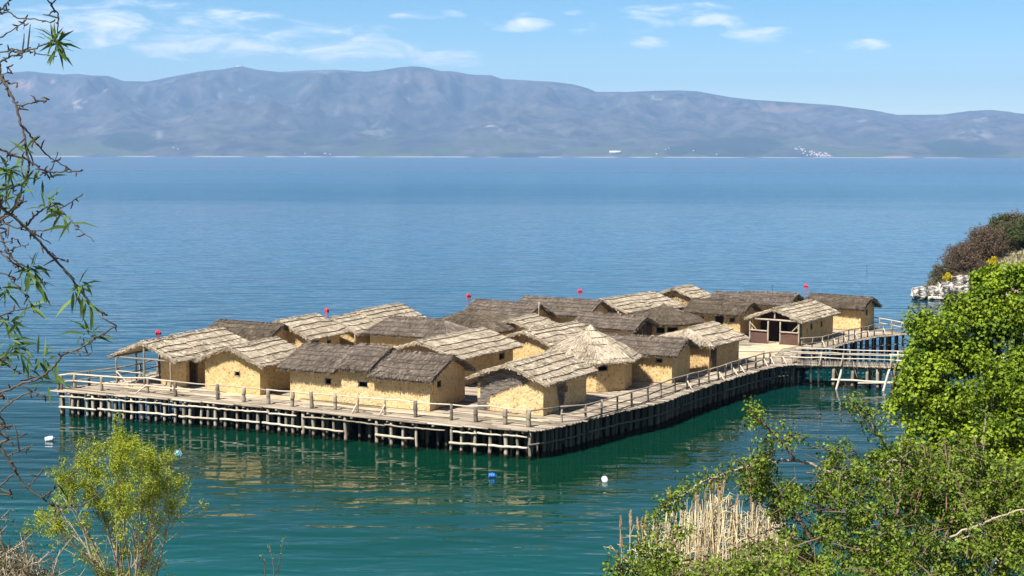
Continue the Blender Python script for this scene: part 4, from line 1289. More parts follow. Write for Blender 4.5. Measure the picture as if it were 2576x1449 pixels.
for (lab, x, y, rz) in [('red buoy farthest left, beyond the veranda hut', -35.4, 138.3, .3), ('red buoy second from the left, beyond the stepped pale roof', -21.2, 158.6, 1.2), ('red buoy in the middle of the line of red buoys', -5.5, 175.7, .5), ('red buoy beyond the long grey roofs, second from the right', 8.9, 181.9, .2), ('red buoy farthest right, towards the rocky headland', 40.2, 189.7, -.2)]:
    buoy(lab, x, y, RED, .205, .46, .2, rz, None, gr)
buoy('white canister float off the left tip of the platform', -28.9, 85.8, WHT, .17, .5, -.15, .25, BLUE, None, 'canister_float', 'float')
buoy('pale blue canister float tilted in front of the long hut', -19.8, 81.5, CYAN, .17, .38, .75, .5, WHT, None, 'canister_float', 'float')
buoy('blue canister float below the corner hut', -1.1, 76.0, BLUE, .14, .36, .05, .1, BLUE, None, 'canister_float', 'float')
buoy('white canister float with a blue lid, nearest the reeds', 5.1, 75.1, WHT, .17, .40, .0, 1.6, BLUE, None, 'canister_float', 'float')
for lab, x, y in [('thin dark marker stick standing in the lake behind the back huts', 1942, 731), ('thin dark marker stick farther out, short of the headland', 2180, 678)]:
    p = at(x, y, 0)
    m = MB(); m.pole((p[0], p[1], -.8), (p[0] + .05, p[1], .75), .05, .035, .005); m.tube([(p[0] - .12, p[1], .7), (p[0] + .2, p[1], .72)], .04, 5)
    tag(m.build('marker_stick', W_DARK), lab, 'stick')

# odd things left on the deck
p = at(127.8 + .2866 * 1025, 734.7 + .2866 * 800, DECK)
rk = thing('pole_rack', 'small low rack of pale poles standing by the veranda hut', 'rack', (p[0], p[1], DECK + .03), -.4)
for dx, dy in ((-.4, -.2), (.4, -.2), (-.4, .2), (.4, .2)):
    m = MB(); m.pole((dx, dy, 0), (dx * .92, dy * .8, .48), .035, .03, .005, 3, 6, .8); m.build('leg', W_PALE, rk)
for dy in (-.16, .16):
    m = MB(); m.pole((-.52, dy, .47), (.52, dy, .49), .035, .03, .008, 3, 6, .9); m.build('rail', W_PALE, rk)
p = at(1661.1 + .2866 * 770, 670.8 + .2866 * 748, DECK)
m = MB(); m.pole((-1.3, .15, .09), (1.3, -.25, .10), .08, .07, .02, 6, 8, .9)
o = m.build('fallen_pole', W_PALE); o.location = (p[0], p[1], DECK + .03); tag(o, 'pale pole lying on the open deck beside the right railing', 'pole')
p = at(127.8 + .2866 * 1180, 734.7 + .2866 * 822, DECK)
m = MB(); m.pole((-.9, .3, .06), (.9, -.1, .06), .05, .04, .02, 5, 7, .8); m.pole((-.7, -.1, .06), (.6, .05, .16), .045, .035, .02, 5, 7, .6)
o = m.build('loose_stick', W_MID); o.location = (p[0], p[1], DECK + .03); tag(o, 'crossed loose sticks lying in front of the veranda hut doorway', 'sticks')
# ------------------------------------------------------------------ vegetation
BARK = wood_mat('grey_brown_bark', (.028, .023, .019), (.13, .108, .085), 14.0)
BARK_P = wood_mat('pale_twig_bark', (.16, .12, .085), (.42, .35, .26), 14.0)
BARK_R = wood_mat('reddish_twig_bark', (.075, .042, .03), (.20, .13, .095), 14.0)
LF_ALM = leaf_mat('almond_leaf', (.03, .07, .012), (.13, .21, .04), .3)
LF_WIL = leaf_mat('young_willow_leaf', (.14, .19, .012), (.42, .47, .04), .35)
LF_MAP = leaf_mat('bright_spring_leaf', (.025, .066, .005), (.29, .385, .025), .32)
LF_ROSE = leaf_mat('rose_leaf', (.016, .040, .006), (.22, .30, .035), .28)
LF_SCRUB = leaf_mat('grey_olive_scrub', (.055, .05, .024), (.19, .17, .085), .25)
LF_BROWN = leaf_mat('reddish_bare_twigs', (.05, .036, .02), (.165, .115, .07), .1)
LF_OLIVE = leaf_mat('olive_headland_leaf', (.03, .042, .012), (.11, .135, .04), .2)
LF_YEL = leaf_mat('yellow_broom_flower', (.35, .27, .01), (.75, .6, .02), .2)
DRY = leaf_mat('dry_reed_straw', (.36, .28, .15), (.78, .66, .43), .25)
PLUME = leaf_mat('reed_plume', (.42, .27, .16), (.74, .54, .36), .3)

def smooth_path(P, k=6):
    P = np.asarray(P, float)
    if len(P) < 3:
        t = np.linspace(0, 1, k + 1)[:, None]; return P[0] + (P[-1] - P[0]) * t
    Q = []
    for i in range(len(P) - 1):
        p0, p1, p2, p3 = P[max(i - 1, 0)], P[i], P[i + 1], P[min(i + 2, len(P) - 1)]
        for s in np.linspace(0, 1, k, endpoint=False):
            Q.append(.5 * (2 * p1 + (p2 - p0) * s + (2 * p0 - 5 * p1 + 4 * p2 - p3) * s * s + (3 * p1 - p0 - 3 * p2 + p3) * s ** 3))
    Q.append(P[-1])
    return np.array(Q)

# --- almond tree, trunk outside the view on the left --------------------------------------
def l1(pts): return [(x * .4851, y * .4851) for x, y in pts]
def l2(pts): return [(x * .5594, 638.9 + y * .5594) for x, y in pts]
ALM = [  # (trace, depth at start, at end, radius start px, end px)
    (l1([(-60, 310), (0, 400), (30, 450), (75, 530), (100, 620), (122, 690), (132, 760), (150, 870), (120, 960), (100, 1050)]), 5.0, 4.9, 6, 3.2),
    (l1([(118, 655), (165, 720), (230, 795), (290, 840), (372, 885)]), 5.0, 5.1, 3.4, 2),
    (l1([(-80, 760), (0, 780), (60, 805), (150, 835), (230, 890), (320, 895), (436, 888)]), 4.8, 4.9, 5, 2.2),
    (l1([(230, 912), (270, 870), (300, 790)]), 4.9, 4.9, 2.6, 1.4),
    (l1([(-60, 1010), (0, 1070), (60, 1120), (130, 1180), (190, 1240), (250, 1310), (300, 1365), (370, 1447), (440, 1540), (492, 1600), (560, 1640)]), 4.9, 5.1, 6, 3.4),
    (l1([(-60, 1165), (0, 1135), (60, 1095), (135, 1045)]), 5.0, 5.0, 4.5, 2.4),
    (l1([(135, 1175), (200, 1105), (260, 1075), (330, 1075), (430, 1008)]), 5.0, 4.8, 3.6, 1.8),
    (l1([(-40, 1140), (20, 1160), (100, 1190), (180, 1200), (247, 1195)]), 5.2, 5.2, 3.2, 1.8),
    (l1([(-20, 1180), (0, 1220), (30, 1290), (70, 1350), (140, 1390)]), 5.3, 5.2, 3.4, 2.4),
    (l1([(300, 1075), (345, 1120), (400, 1180), (485, 1258)]), 4.8, 4.7, 2.0, 1.4),
    (l1([(-60, 350), (0, 325), (60, 295), (150, 265), (215, 238), (290, 215)]), 4.8, 4.7, 4.0, 2.4),
    (l1([(-60, 290), (0, 277), (60, 264), (130, 267), (210, 285), (292, 297)]), 5.1, 5.2, 3.2, 1.6),
    (l1([(-60, 240), (0, 200), (120, 122)]), 5.2, 5.2, 3.0, 1.8),
    (l1([(-50, 60), (0, 50), (30, 55), (90, 95), (180, 103), (265, 122)]), 5.0, 5.0, 3.6, 1.8),
    (l1([(-30, 75), (20, 30), (50, 5)]), 5.0, 5.0, 2.4, 1.6),
    (l1([(215, -60), (245, 0), (275, 45), (300, 85), (296, 200)]), 4.6, 4.7, 3.0, 2.2),
    (l1([(88, 552), (150, 540), (200, 530), (257, 519)]), 4.95, 4.8, 2.6, 1.6),
    (l1([(36, 440), (92, 432)]), 5, 4.95, 2.4, 1.8), (l1([(-20, 390), (35, 346)]), 5.1, 5.1, 2.4, 1.4),
    (l1([(125, 105), (122, 155)]), 5, 5, 1.8, 1.2), (l1([(190, 1240), (180, 1215), (265, 1268)]), 5.05, 5.1, 2, 1.4),
    (l1([(255, 1310), (300, 1340), (355, 1362)]), 5.05, 5, 2.6, 1.6), (l1([(-20, 1250), (60, 1240), (95, 1248)]), 5.2, 5.2, 2.4, 1.6), (l1([(-10, 1310), (60, 1295), (150, 1268)]), 5.2, 5.1, 2.4, 1.4),
    (l1([(-30, 840), (40, 800), (110, 735)]), 4.9, 4.9, 2.6, 1.4),
    (l1([(100, 960), (60, 975), (-20, 990)]), 4.9, 4.9, 2.6, 3.0), (l1([(100, 1050), (60, 1110), (-10, 1150)]), 4.9, 5.0, 2.8, 3.4),
    (l2([(-40, 300), (0, 282), (60, 260), (130, 243), (160, 235)]), 5.2, 5.1, 3.2, 2), (l2([(-30, 500), (0, 475), (40, 450), (82, 395)]), 5.1, 5.0, 3.4, 1.8),
    (l2([(-40, 470), (0, 490), (100, 540), (190, 562)]), 5.2, 5.1, 3.4, 2.2), (l2([(-60, 650), (0, 630), (90, 590), (180, 560), (240, 510), (292, 450), (352, 432), (430, 380), (524, 326)]), 4.9, 4.6, 5.2, 2.4),
    (l2([(290, 450), (350, 437), (410, 450)]), 4.75, 4.7, 2.2, 1.4), (l2([(-60, 780), (0, 715), (50, 670), (140, 625), (210, 645)]), 5.0, 4.9, 4.6, 2.2),
    (l2([(-40, 800), (0, 868), (60, 960), (112, 1040), (190, 1100), (270, 1142), (380, 1127), (495, 1043)]), 4.6, 4.7, 6.0, 1.8),
    (l2([(190, 1097), (260, 1050), (335, 985)]), 4.65, 4.7, 2.8, 1.4), (l2([(250, 1135), (265, 1165), (258, 1215)]), 4.65, 4.6, 2.8, 1.6),
    (l2([(-20, 1080), (0, 1050), (62, 993)]), 4.6, 4.6, 2.6, 3.0), (l2([(35, 912), (90, 885), (148, 862)]), 4.6, 4.55, 2.8, 1.6), (l2([(130, 1045), (170, 1005), (196, 965)]), 4.6, 4.6, 2.8, 1.6),
    (l2([(-10, 852), (40, 838), (84, 824)]), 4.7, 4.7, 2.2, 1.4), (l2([(-30, 780), (5, 775), (38, 772)]), 4.7, 4.7, 2.4, 1.6),
    (l2([(0, -10), (60, 50), (110, 70), (165, 115)]), 5.2, 5.1, 3, 1.8), (l2([(120, 140), (215, 138)]), 5.1, 5.1, 1.8, 1.2), (l2([(-20, 85), (40, 110), (90, 165), (130, 200)]), 5.2, 5.2, 2.6, 1.6),
]
alm = thing('almond_tree', 'bare-twigged almond tree reaching in with narrow leaf tufts, close to the viewer', 'tree', (-3.6, 4.6, gz(-3.6, 4.6)))
ao = np.array([-3.6, 4.6, gz(-3.6, 4.6)])
m = MB()
limb = smooth_path([[-3.6, 4.6, ao[2] - .3], [-3.5, 4.7, ao[2] + .9], [-3.15, 4.8, 17.0], [-2.75, 4.95, 17.7], [-2.45, 5.0, 18.4], [-2.3, 5.0, 19.2], [-2.2, 4.95, 20.2]])
m.tube(limb - ao, np.linspace(.085, .03, len(limb)), 9, .5)
m.build('trunk', BARK, alm)
wig = np.random.default_rng(21)
tips = []
for (tr, z0, z1, ra, rb) in ALM:
    k = len(tr)
    P = [ax(x, y, z0 + (z1 - z0) * i / (k - 1)) for i, (x, y) in enumerate(tr)]
    if tr[0][0] < 0:                               # carry on out of view to the limb
        q = limb[np.argmin(np.abs(limb[:, 2] - P[0][2] - .1))]
        P = [q, (q + P[0]) / 2 + [0, 0, .05]] + P
    P = smooth_path(P, 7)
    P = P + wig.normal(0, .0016, P.shape)
    sc_ = (z0 + z1) / 2 / F
    rad = np.linspace(ra * .72, rb * .75, len(P)) * sc_
    m = MB()
    rad = rad * wig.uniform(.88, 1.15, len(P))
    m.tube(P - ao, rad, 7, .5)
    # spur buds and thorny side twigs
    n_ = int(len(P) * .32)
    for i in wig.integers(2, len(P), n_):
        d = nrm(wig.normal(0, 1, 3)); l_ = wig.uniform(.008, .035) if wig.random() < .9 else wig.uniform(.04, .10)
        m.tube([P[i] - ao, P[i] - ao + d * l_ * .6 + wig.normal(0, .003, 3), P[i] - ao + d * l_], [sc_ * 1.9, sc_ * 2.2, sc_ * 1.1], 5, .35)
    m.build('branch', BARK, alm)
    tips.append(P[-1])
TUFT = [  # (x, y, depth, leaf count, length px, spread downwards, upward)
    (140, 104, 4.7, 46, 62, .25, 0), (150, 130, 4.7, 14, 60, .9, 0), (24, 432, 4.8, 34, 66, .2, 0), (62, 388, 4.9, 12, 55, -.5, 0), (92, 425, 4.9, 10, 62, .6, 0), (20, 465, 4.9, 16, 70, .5, 0), (60, 470, 4.9, 12, 60, .3, 0), (5, 500, 5.0, 12, 64, .6, 0),
    (116, 522, 4.8, 16, 60, .6, 0), (132, 512, 4.8, 12, 56, -.5, 0), (155, 540, 4.8, 9, 70, .8, 0), (110, 455, 4.9, 6, 60, .9, 0), (78, 675, 5.1, 26, 64, .1, 0), (66, 690, 5.1, 10, 74, .8, 0), (88, 700, 5.1, 14, 80, 1.1, 0), (80, 772, 5.1, 20, 56, .2, 0), (20, 812, 5.1, 24, 62, .3, 0),
    (35, 862, 5.0, 18, 64, -.1, 0), (105, 900, 5.0, 22, 64, -.1, 0), (62, 880, 5.0, 12, 64, .5, 0), (10, 735, 5.2, 16, 62, .3, 0), (205, 715, 5.0, 18, 52, .3, 0), (196, 735, 5.0, 5, 96, 1.5, 0), (214, 750, 5.0, 5, 80, 1.4, 0), (228, 845, 4.7, 13, 70, -1.0, 1), (215, 850, 4.7, 10, 34, .7, 0),
    (120, 962, 4.9, 8, 60, .4, 0), (172, 1258, 4.65, 7, 46, -.4, 0), (55, 905, 5.0, 12, 60, .2, 0), (140, 955, 4.9, 5, 70, .1, 0), (18, 890, 5.1, 12, 56, .5, 0), (185, 555, 4.75, 5, 70, .5, 0), (2, 420, 5.0, 14, 60, .1, 0),
]
for (x, y, Z, n_, lp, dn, _) in TUFT:
    n_ = max(4, int(n_ * .72))
    c = ax(x, y, Z)
    D = wig.normal(0, 1, (n_, 3)); D[:, 2] -= dn * 1.2; D[:, 1] *= .7
    D = nrm(D)
    Pn = c - ao + wig.normal(0, 7 * Z / F, (n_, 3))
    m = MB()
    Ln = lp * Z / F * wig.uniform(.5, 1.1, n_)
    # each leaf is two joined blades so that it curves
    N = nrm(wig.normal(0, .6, (n_, 3)) + [0, -.4, .8])
    mid = Pn + D * Ln[:, None] * .5
    D2 = nrm(D + np.array([0, 0, -.35]))
    W_ = lp * .12 * Z / F * wig.uniform(.7, 1.15, n_)
    Sx = nrm(np.cross(D, N))
    tip = mid + D2 * Ln[:, None] * .5
    w = W_[:, None] * .5
    V = np.stack([Pn, Pn + D * Ln[:, None] * .2 + Sx * w * .8, mid + Sx * w, tip, mid - Sx * w, Pn + D * Ln[:, None] * .2 - Sx * w * .8, mid - N * w * .35], 1)
    i = np.arange(n_)[:, None] * 7
    m.add(V.reshape(-1, 3), [np.concatenate([i + [[0, 1, 6]], i + [[1, 2, 6]], i + [[2, 3, 6]], i + [[3, 4, 6]], i + [[4, 5, 6]], i + [[5, 0, 6]]])], np.repeat(np.clip(wig.normal(.5, .25, n_), 0, 1), 7))
    m.build('leaf_tuft', LF_ALM, alm)

# --- a many-stemmed plant --------------------------------------------------------------------
def cloud_leaves(mb, C, rad, n, L, Wd, seed, up=.5, tone_mu=.5, squash=.8, tilt=.7):
    g = np.random.default_rng(seed)
    C = np.asarray(C, float)
    k = len(C)
    q = nrm(g.normal(0, 1, (k * n, 3))) * (g.uniform(.25, 1, k * n) ** .5)[:, None]
    cc = np.repeat(C, n, 0); rr = np.repeat(np.broadcast_to(rad, (k,)), n)
    P = cc + q * rr[:, None] * [1, 1, squash]
    N = nrm(q * .8 + g.normal(0, tilt, (k * n, 3)) + [0, 0, up])
    D = nrm(np.cross(N, g.normal(0, 1, (k * n, 3))) + [0, 0, -.25])
    tone = np.repeat(np.clip(g.normal(tone_mu, .17, k), 0, 1), n) + g.normal(0, .24, k * n)
    mb.leaves(P, D, N, L * g.uniform(.6, 1.2, k * n), Wd * g.uniform(.6, 1.2, k * n), np.clip(tone, 0, 1))

def inside(poly, x, y):
    c = False; j = len(poly) - 1
    for i in range(len(poly)):
        xi, yi = poly[i]; xj, yj = poly[j]
        if (yi > y) != (yj > y) and x < (xj - xi) * (y - yi) / (yj - yi) + xi: c = not c
        j = i
    return c

# willow by the water, bottom left
wx, wy = ax(330, 1500, 45)[:2]
wl = thing('willow_bush', 'yellow-green young willow with pale bare stems at the water edge', 'bush', (wx, wy, gz(wx, wy)))
wo = np.array([wx, wy, gz(wx, wy)])
g = np.random.default_rng(5)
shape = [(52, 1345), (75, 1305), (125, 1290), (150, 1225), (190, 1165), (240, 1125), (300, 1100), (345, 1098), (385, 1150), (440, 1185), (490, 1235), (535, 1290), (525, 1330), (470, 1375), (400, 1400), (300, 1400), (180, 1400), (80, 1380)]
stems = MB(); ends = []
for k in range(26):
    while True:
        x, y = g.uniform(50, 540), g.uniform(1105, 1340)
        if inside(shape, x, y): break
    Z1 = 45 + g.normal(0, 1.0)
    e = ax(x, y, Z1) - wo
    b = np.array([g.normal(0, .35), g.normal(0, .3), -.3])
    mid = b + (e - b) * .45 + np.array([(e[0]) * -.10, 0, .5]) + g.normal(0, .12, 3)
    P = smooth_path([b, mid, e], 8) + g.normal(0, .02, (17, 3))
    stems.tube(P, np.linspace(.045, .010, 17), 6, g.uniform(.2, .9))
    for j in range(11):                            # side shoots
        i = int(g.integers(5, 17)); p = P[i]
        d = nrm(nrm(P[min(i + 1, 16)] - P[i - 1]) + g.normal(0, .45, 3) + [0, 0, .25]); l = g.uniform(.4, 1.2)
        q = smooth_path([p, p + d * l * .5 + g.normal(0, .05, 3), p + d * l + [0, 0, -.06]], 4)
        stems.tube(q, np.linspace(.012, .005, len(q)), 5, g.uniform(.3, 1))
        ends.append(q)
stems.build('stem', BARK_P, wl)
lf = MB(); CC = []
for q in ends:
    for p in q[2:]:
        X_ = p + wo; xx = 1288 + F * X_[0] / 45; yv = HOR + (CAMZ - X_[2]) / 45 * F
        dens = np.clip((1330 - yv) / 120, .12, 1) * (1.0 if xx > 150 else .8) * np.clip((560 - xx) / 170, .25, 1)
        if g.random() < dens: CC.append(p)
for k in range(760):                                # the dense dome of the crown
    while True:
        x, y = g.uniform(60, 520), g.uniform(1098, 1345)
        if inside(shape, x, y): break
    pr = np.clip((1300 - y) / 140, .06, 1) * (1 if x < 400 else .45)
    if x < 150 and y > 1285: pr = .8
    if g.random() > pr: continue
    depth = 1.7 * math.sqrt(max(0.05, 1 - ((x - 300) / 260) ** 2))
    CC.append(ax(x, y, 45 + g.uniform(-depth, depth)) - wo)
cloud_leaves(lf, CC, .19, 24, .13, .035, 9, .4, .5, 1.0, .9)
lf.build('foliage', LF_WIL, wl)

# grey-brown scrub in the bottom left corner, bare shoots further right
def twiggy(name, label, cat, x, y, Z, w, h, n, leafm, twigm, nl, ll, seed, group=None, lw=.4, clump=.16, leafname='foliage', ty=.5):
    b = ax(x, y, Z); b[2] = gz(b[0], b[1]) if Z < 160 else b[2]
    g = np.random.default_rng(seed)
    o = thing(name, label, cat, tuple(b), 0, group)
    tw = MB(); C = []
    for k in range(n):
        a = g.uniform(0, 6.283); rr = g.uniform(0, 1) ** .6
        e = np.array([math.cos(a) * rr * w / 2, math.sin(a) * rr * w / 2, h * math.sqrt(max(.08, 1 - rr ** 2 * .85)) * g.uniform(.75, 1.02)])
        s0 = np.array([e[0] * .25, e[1] * .25, -.15])
        P = smooth_path([s0, (s0 + e) / 2 + g.normal(0, .08 * h, 3), e], 5)
        tw.tube(P, np.linspace(h * .012, h * .004, len(P)), 5, g.uniform(.1, 1))
        for j in range(5):
            i = int(g.integers(3, len(P))); d = nrm(g.normal(0, 1, 3) + [0, 0, .7]); l = h * g.uniform(.1, .28)
            tw.tube([P[i], P[i] + d * l * .5 + g.normal(0, .02 * h, 3), P[i] + d * l], [h * .005, h * .004, h * .002], 4, g.uniform(.1, 1))
            C += [P[i] + d * l, P[i] + d * l * .6]
        C += list(P[4:])
    tw.build('twig', twigm, o)
    if nl:
        m = MB(); cloud_leaves(m, np.array(C), clump * h, nl, ll, ll * lw, seed + 1, .4, ty, 1.0, .8); m.build(leafname, leafm, o)
    return o
twiggy('scrub_bush', 'grey-brown scrub bush filling the bottom left corner', 'bush', 70, 1580, 30, 2.9, 2.9, 110, LF_SCRUB, BARK_P, 10, .075, 41, clump=.07)
twiggy('scrub_bush', 'thin grey scrub at the left margin beneath the almond twigs', 'bush', -40, 1540, 31, 2.4, 3.5, 80, LF_SCRUB, BARK_P, 8, .075, 42, clump=.07)
twiggy('scrub_bush', 'low olive scrub under the willow stems', 'bush', 235, 1590, 32, 2.6, 1.9, 70, LF_SCRUB, BARK_P, 8, .08, 43, clump=.08)
def shoot(label, tr, Z, seed):
    g = np.random.default_rng(seed)
    b = ax(*tr[0][0], Z)
    o = thing('bare_shoot', label, 'shoot', tuple(b))
    for line in tr:
        P = smooth_path([ax(x, y, Z + g.normal(0, .05)) for x, y in line], 5) - b
        m = MB(); m.tube(P, np.linspace(.011, .005, len(P)), 5, .3)
        m.build('stem', BARK_R, o)
        m = MB(); cloud_leaves(m, P[3:], .05, 2, .05, .018, seed, .3, .5); m.build('leaf', LF_ROSE, o)
shoot('thin leafless shoots rising alone from the bottom edge', [[(672, 1560), (690, 1449), (678, 1370)], [(690, 1560), (700, 1440), (716, 1352)], [(664, 1560), (668, 1440), (658, 1395)]], 20, 3)

# --- broad bright tree on the right --------------------------------------------------------------
bx_, by_ = 16.6, 46.5
mt = thing('maple_tree', 'bright yellow-green broad-leaved tree at the right margin', 'tree', (bx_, by_, gz(bx_, by_)))
mo = np.array([bx_, by_, gz(bx_, by_)])
g = np.random.default_rng(12)
ELL = [((2590, 950, 46.5), (3.55, 2.9, 3.7)), ((2440, 1050, 45.0), (2.6, 2.3, 2.6)), ((2790, 900, 47.5), (3.6, 3.0, 4.0)), ((2560, 1200, 44.5), (3.5, 2.4, 2.6)), ((2380, 1150, 44.5), (1.95, 1.7, 1.9)), ((2405, 850, 46), (1.25, 1.3, 1.25)), ((2535, 752, 46.5), (1.3, 1.2, 1.15)), ((2480, 775, 46.3), (1.1, 1.1, .95)), ((2600, 770, 46.8), (1.7, 1.4, 1.4)), ((2345, 850, 45.5), (.75, .9, 1.0)), ((2330, 960, 45), (.8, .9, 1.0))]
TR = MB()
tpath = smooth_path([[0, 0, -.6], [.15, -.1, 1.2], [-.1, -.3, 3.0], [-.2, -.3, 5.0]], 6)
TR.tube(tpath, np.linspace(.30, .17, len(tpath)), 10, .4)
TR.build('trunk', BARK, mt)
LB = MB(); CC = []; RR = []
for (ce, ra) in ELL:
    c = ax(*ce); ra = np.array(ra)
    nb = int(29 * ra[0] * ra[2] / 4) + 7
    for k in range(nb):
        q = nrm(g.normal(0, 1, 3))
        if q[1] > .45: q[1] *= -.5
        q = nrm(q) * g.uniform(.72, 1.0)
        p = c + q * ra - mo
        CC.append(p); RR.append(g.uniform(.34, .78))
        if g.random() < .35:
            s = tpath[int(g.integers(8, len(tpath)))]
            P = smooth_path([s, s + (p - s) * .5 + [0, 0, -.3], p * .97 + s * .03], 5) + g.normal(0, .04, (11, 3))
            LB.tube(P, np.linspace(.09, .02, 11), 6, g.uniform(.2, .8))
LB.build('limb', BARK, mt)
lf = MB()
CC = np.array(CC); RR = np.array(RR)
cloud_leaves(lf, CC, RR, 235, .135, .122, 14, .75, .52, .75, .55)
lf.build('crown', LF_MAP, mt)

# --- dog roses close on the right -------------------------------------------------------------------
def c4r(pts): return [(1980.6 + .2945 * x, 1022.2 + .2945 * y) for x, y in pts]
def c3r(pts): return [(1469.4 + .2946 * x, 1022.2 + .2946 * y) for x, y in pts]
def rose(label, base, poly, nclump, Zr, canes, seed, leaf=.042, nl=70, rad=(.07, .15), tone=.5, gaps=(), hips=0):
    g = np.random.default_rng(seed)
    b = ax(*base); b[2] = gz(b[0], b[1])
    o = thing('dog_rose_bush', label, 'bush', tuple(b))
    C, Rr_ = [], []
    for k in range(nclump):
        for _ in range(200):
            xs_ = [p[0] for p in poly]; ys_ = [p[1] for p in poly]
            x, y = g.uniform(min(xs_), max(xs_)), g.uniform(min(ys_), max(ys_))
            if inside(poly, x, y) and not any(((x - gx_) / rx) ** 2 + ((y - gy_) / ry) ** 2 < 1 for gx_, gy_, rx, ry in gaps): break
        # the bush bulges towards its middle: lower parts stand nearer
        z = Zr[0] + (Zr[1] - Zr[0]) * (1 - (y - min(ys_)) / (max(ys_) - min(ys_))) + g.normal(0, .55)
        C.append(ax(x, y, z)); Rr_.append(g.uniform(*rad))
    C = np.array(C) - b
    m = MB()
    cloud_leaves(m, C, np.array(Rr_), nl, leaf, leaf * .62, seed + 1, .5, tone, .9, .75)
    # leafy canes that stand clear of the bush
    lm = MB()
    for (tr, z0, z1, ra, rb, matk, leafy) in canes:
        P = smooth_path([ax(x, y, z0 + (z1 - z0) * i / (len(tr) - 1)) for i, (x, y) in enumerate(tr)], 6) - b
        P = P + g.normal(0, .006, P.shape)
        sc_ = (z0 + z1) / 2 / F
        q = MB(); q.tube(P, np.linspace(ra, rb, len(P)) * sc_, 7, .7)
        for i in g.integers(1, len(P), len(P)):
            d = nrm(g.normal(0, 1, 3)); q.tube([P[i], P[i] + d * .03], [sc_ * 1.4, sc_ * .5], 4, .6)
        q.build('cane', BARK_P if matk == 'p' else BARK_R, o)
        if leafy:
            k0 = int(len(P) * (1 - leafy))
            S_ = P[k0:]
            S_ = np.concatenate([S_ + g.normal(0, .055, S_.shape) for _ in range(2)])
            cloud_leaves(lm, S_, .075, 11, leaf, leaf * .6, int(g.integers(1, 9999)), .5, tone, 1, .8)
    m.build('foliage', LF_ROSE, o)
    if lm.n: lm.build('cane_leaves', LF_ROSE, o)
    tw = MB()                                       # fine twigs through the bush
    for k in range(int(nclump * .8)):
        p = C[g.integers(0, len(C))]; d = nrm(g.normal(0, 1, 3) + [0, 0, .6]); l = g.uniform(.15, .6)
        P = smooth_path([p - d * l * .5, p + g.normal(0, .03, 3), p + d * l * .5], 4)
        tw.tube(P, np.linspace(.007, .003, len(P)), 5, g.uniform(.2, 1))
    tw.build('twig_foliage', BARK_R, o)
    return o, b
polyA = [(2150, 1470), (2160, 1330), (2172, 1250), (2165, 1180), (2190, 1130), (2235, 1098), (2290, 1120), (2350, 1140), (2420, 1108), (2480, 1150), (2600, 1160), (2760, 1160), (2760, 1560), (2150, 1560)]
cA = [(c4r([(840, 340), (790, 260), (700, 130), (620, 40), (570, -10)]), 13.6, 13.4, 5, 2.2, 'p', .75), (c4r([(1290, 1300), (1330, 1200), (1390, 1020), (1430, 860), (1490, 640), (1520, 500), (1600, 470)]), 12.2, 13.4, 5, 2.2, 'r', .2),
      (c4r([(1400, 1110), (1560, 1040), (1720, 970), (1900, 910), (2060, 860)]), 12.2, 12.2, 3, 2, 'p', 0), (c4r([(930, 980), (955, 850), (970, 760), (1010, 660)]), 12.7, 12.9, 4, 2, 'r', 0), (c4r([(960, 770), (940, 710)]), 12.8, 12.8, 2.2, 1.5, 'r', 0),
      (c4r([(1260, 1449), (1300, 1280), (1330, 1190)]), 11.9, 12.2, 5, 3, 'p', 0), (c4r([(640, 780), (560, 710), (490, 655)]), 13.2, 13.2, 5, 4, 'p', .3), (c4r([(1060, 530), (1000, 480), (900, 455), (800, 500)]), 13.3, 13.3, 2.5, 1.6, 'p', 0),
      (c4r([(1660, 560), (1670, 380), (1700, 60)]), 13.3, 13.2, 2.4, 1.4, 'p', .25), (c4r([(1440, 1140), (1600, 1090)]), 12.2, 12.2, 2, 1.4, 'p', 0), (c4r([(880, 720), (880, 600), (900, 540)]), 13, 13, 3.5, 2.4, 'p', 0), (c4r([(1680, 960), (1675, 860)]), 12.3, 12.3, 2.4, 1.6, 'r', 0)]
ro_, rb_ = rose('dense dark green dog rose bush filling the bottom right corner', (2480, 1620, 12.6), polyA, 560, (11.7, 13.8), cA, 61, gaps=[(2205, 1250, 12, 18), (2195, 1330, 20, 26), (2300, 1150, 10, 8)], nl=84)
m = MB()                                            # one white blossom
c = ax(2502, 1407, 11.55) - rb_
for k in range(5):
    a = k * 1.2566
    m.leaves(c[None], np.array([[math.cos(a), -.5, math.sin(a)]]), np.array([[0, -1., .3]]), np.array([.035]), np.array([.032]), np.array([.5]))
m.build('blossom', plain('white_petal', (.85, .83, .78), .6, .2), ro_)
polyB = [(1950, 1560), (1945, 1400), (1960, 1340), (1905, 1262), (1880, 1235), (1870, 1190), (1900, 1150), (1925, 1140), (1950, 1180), (1985, 1200), (2015, 1235), (2060, 1215), (2060, 1160), (2075, 1130), (2110, 1100), (2130, 1140), (2165, 1150), (2168, 1220), (2180, 1300), (2180, 1560)]
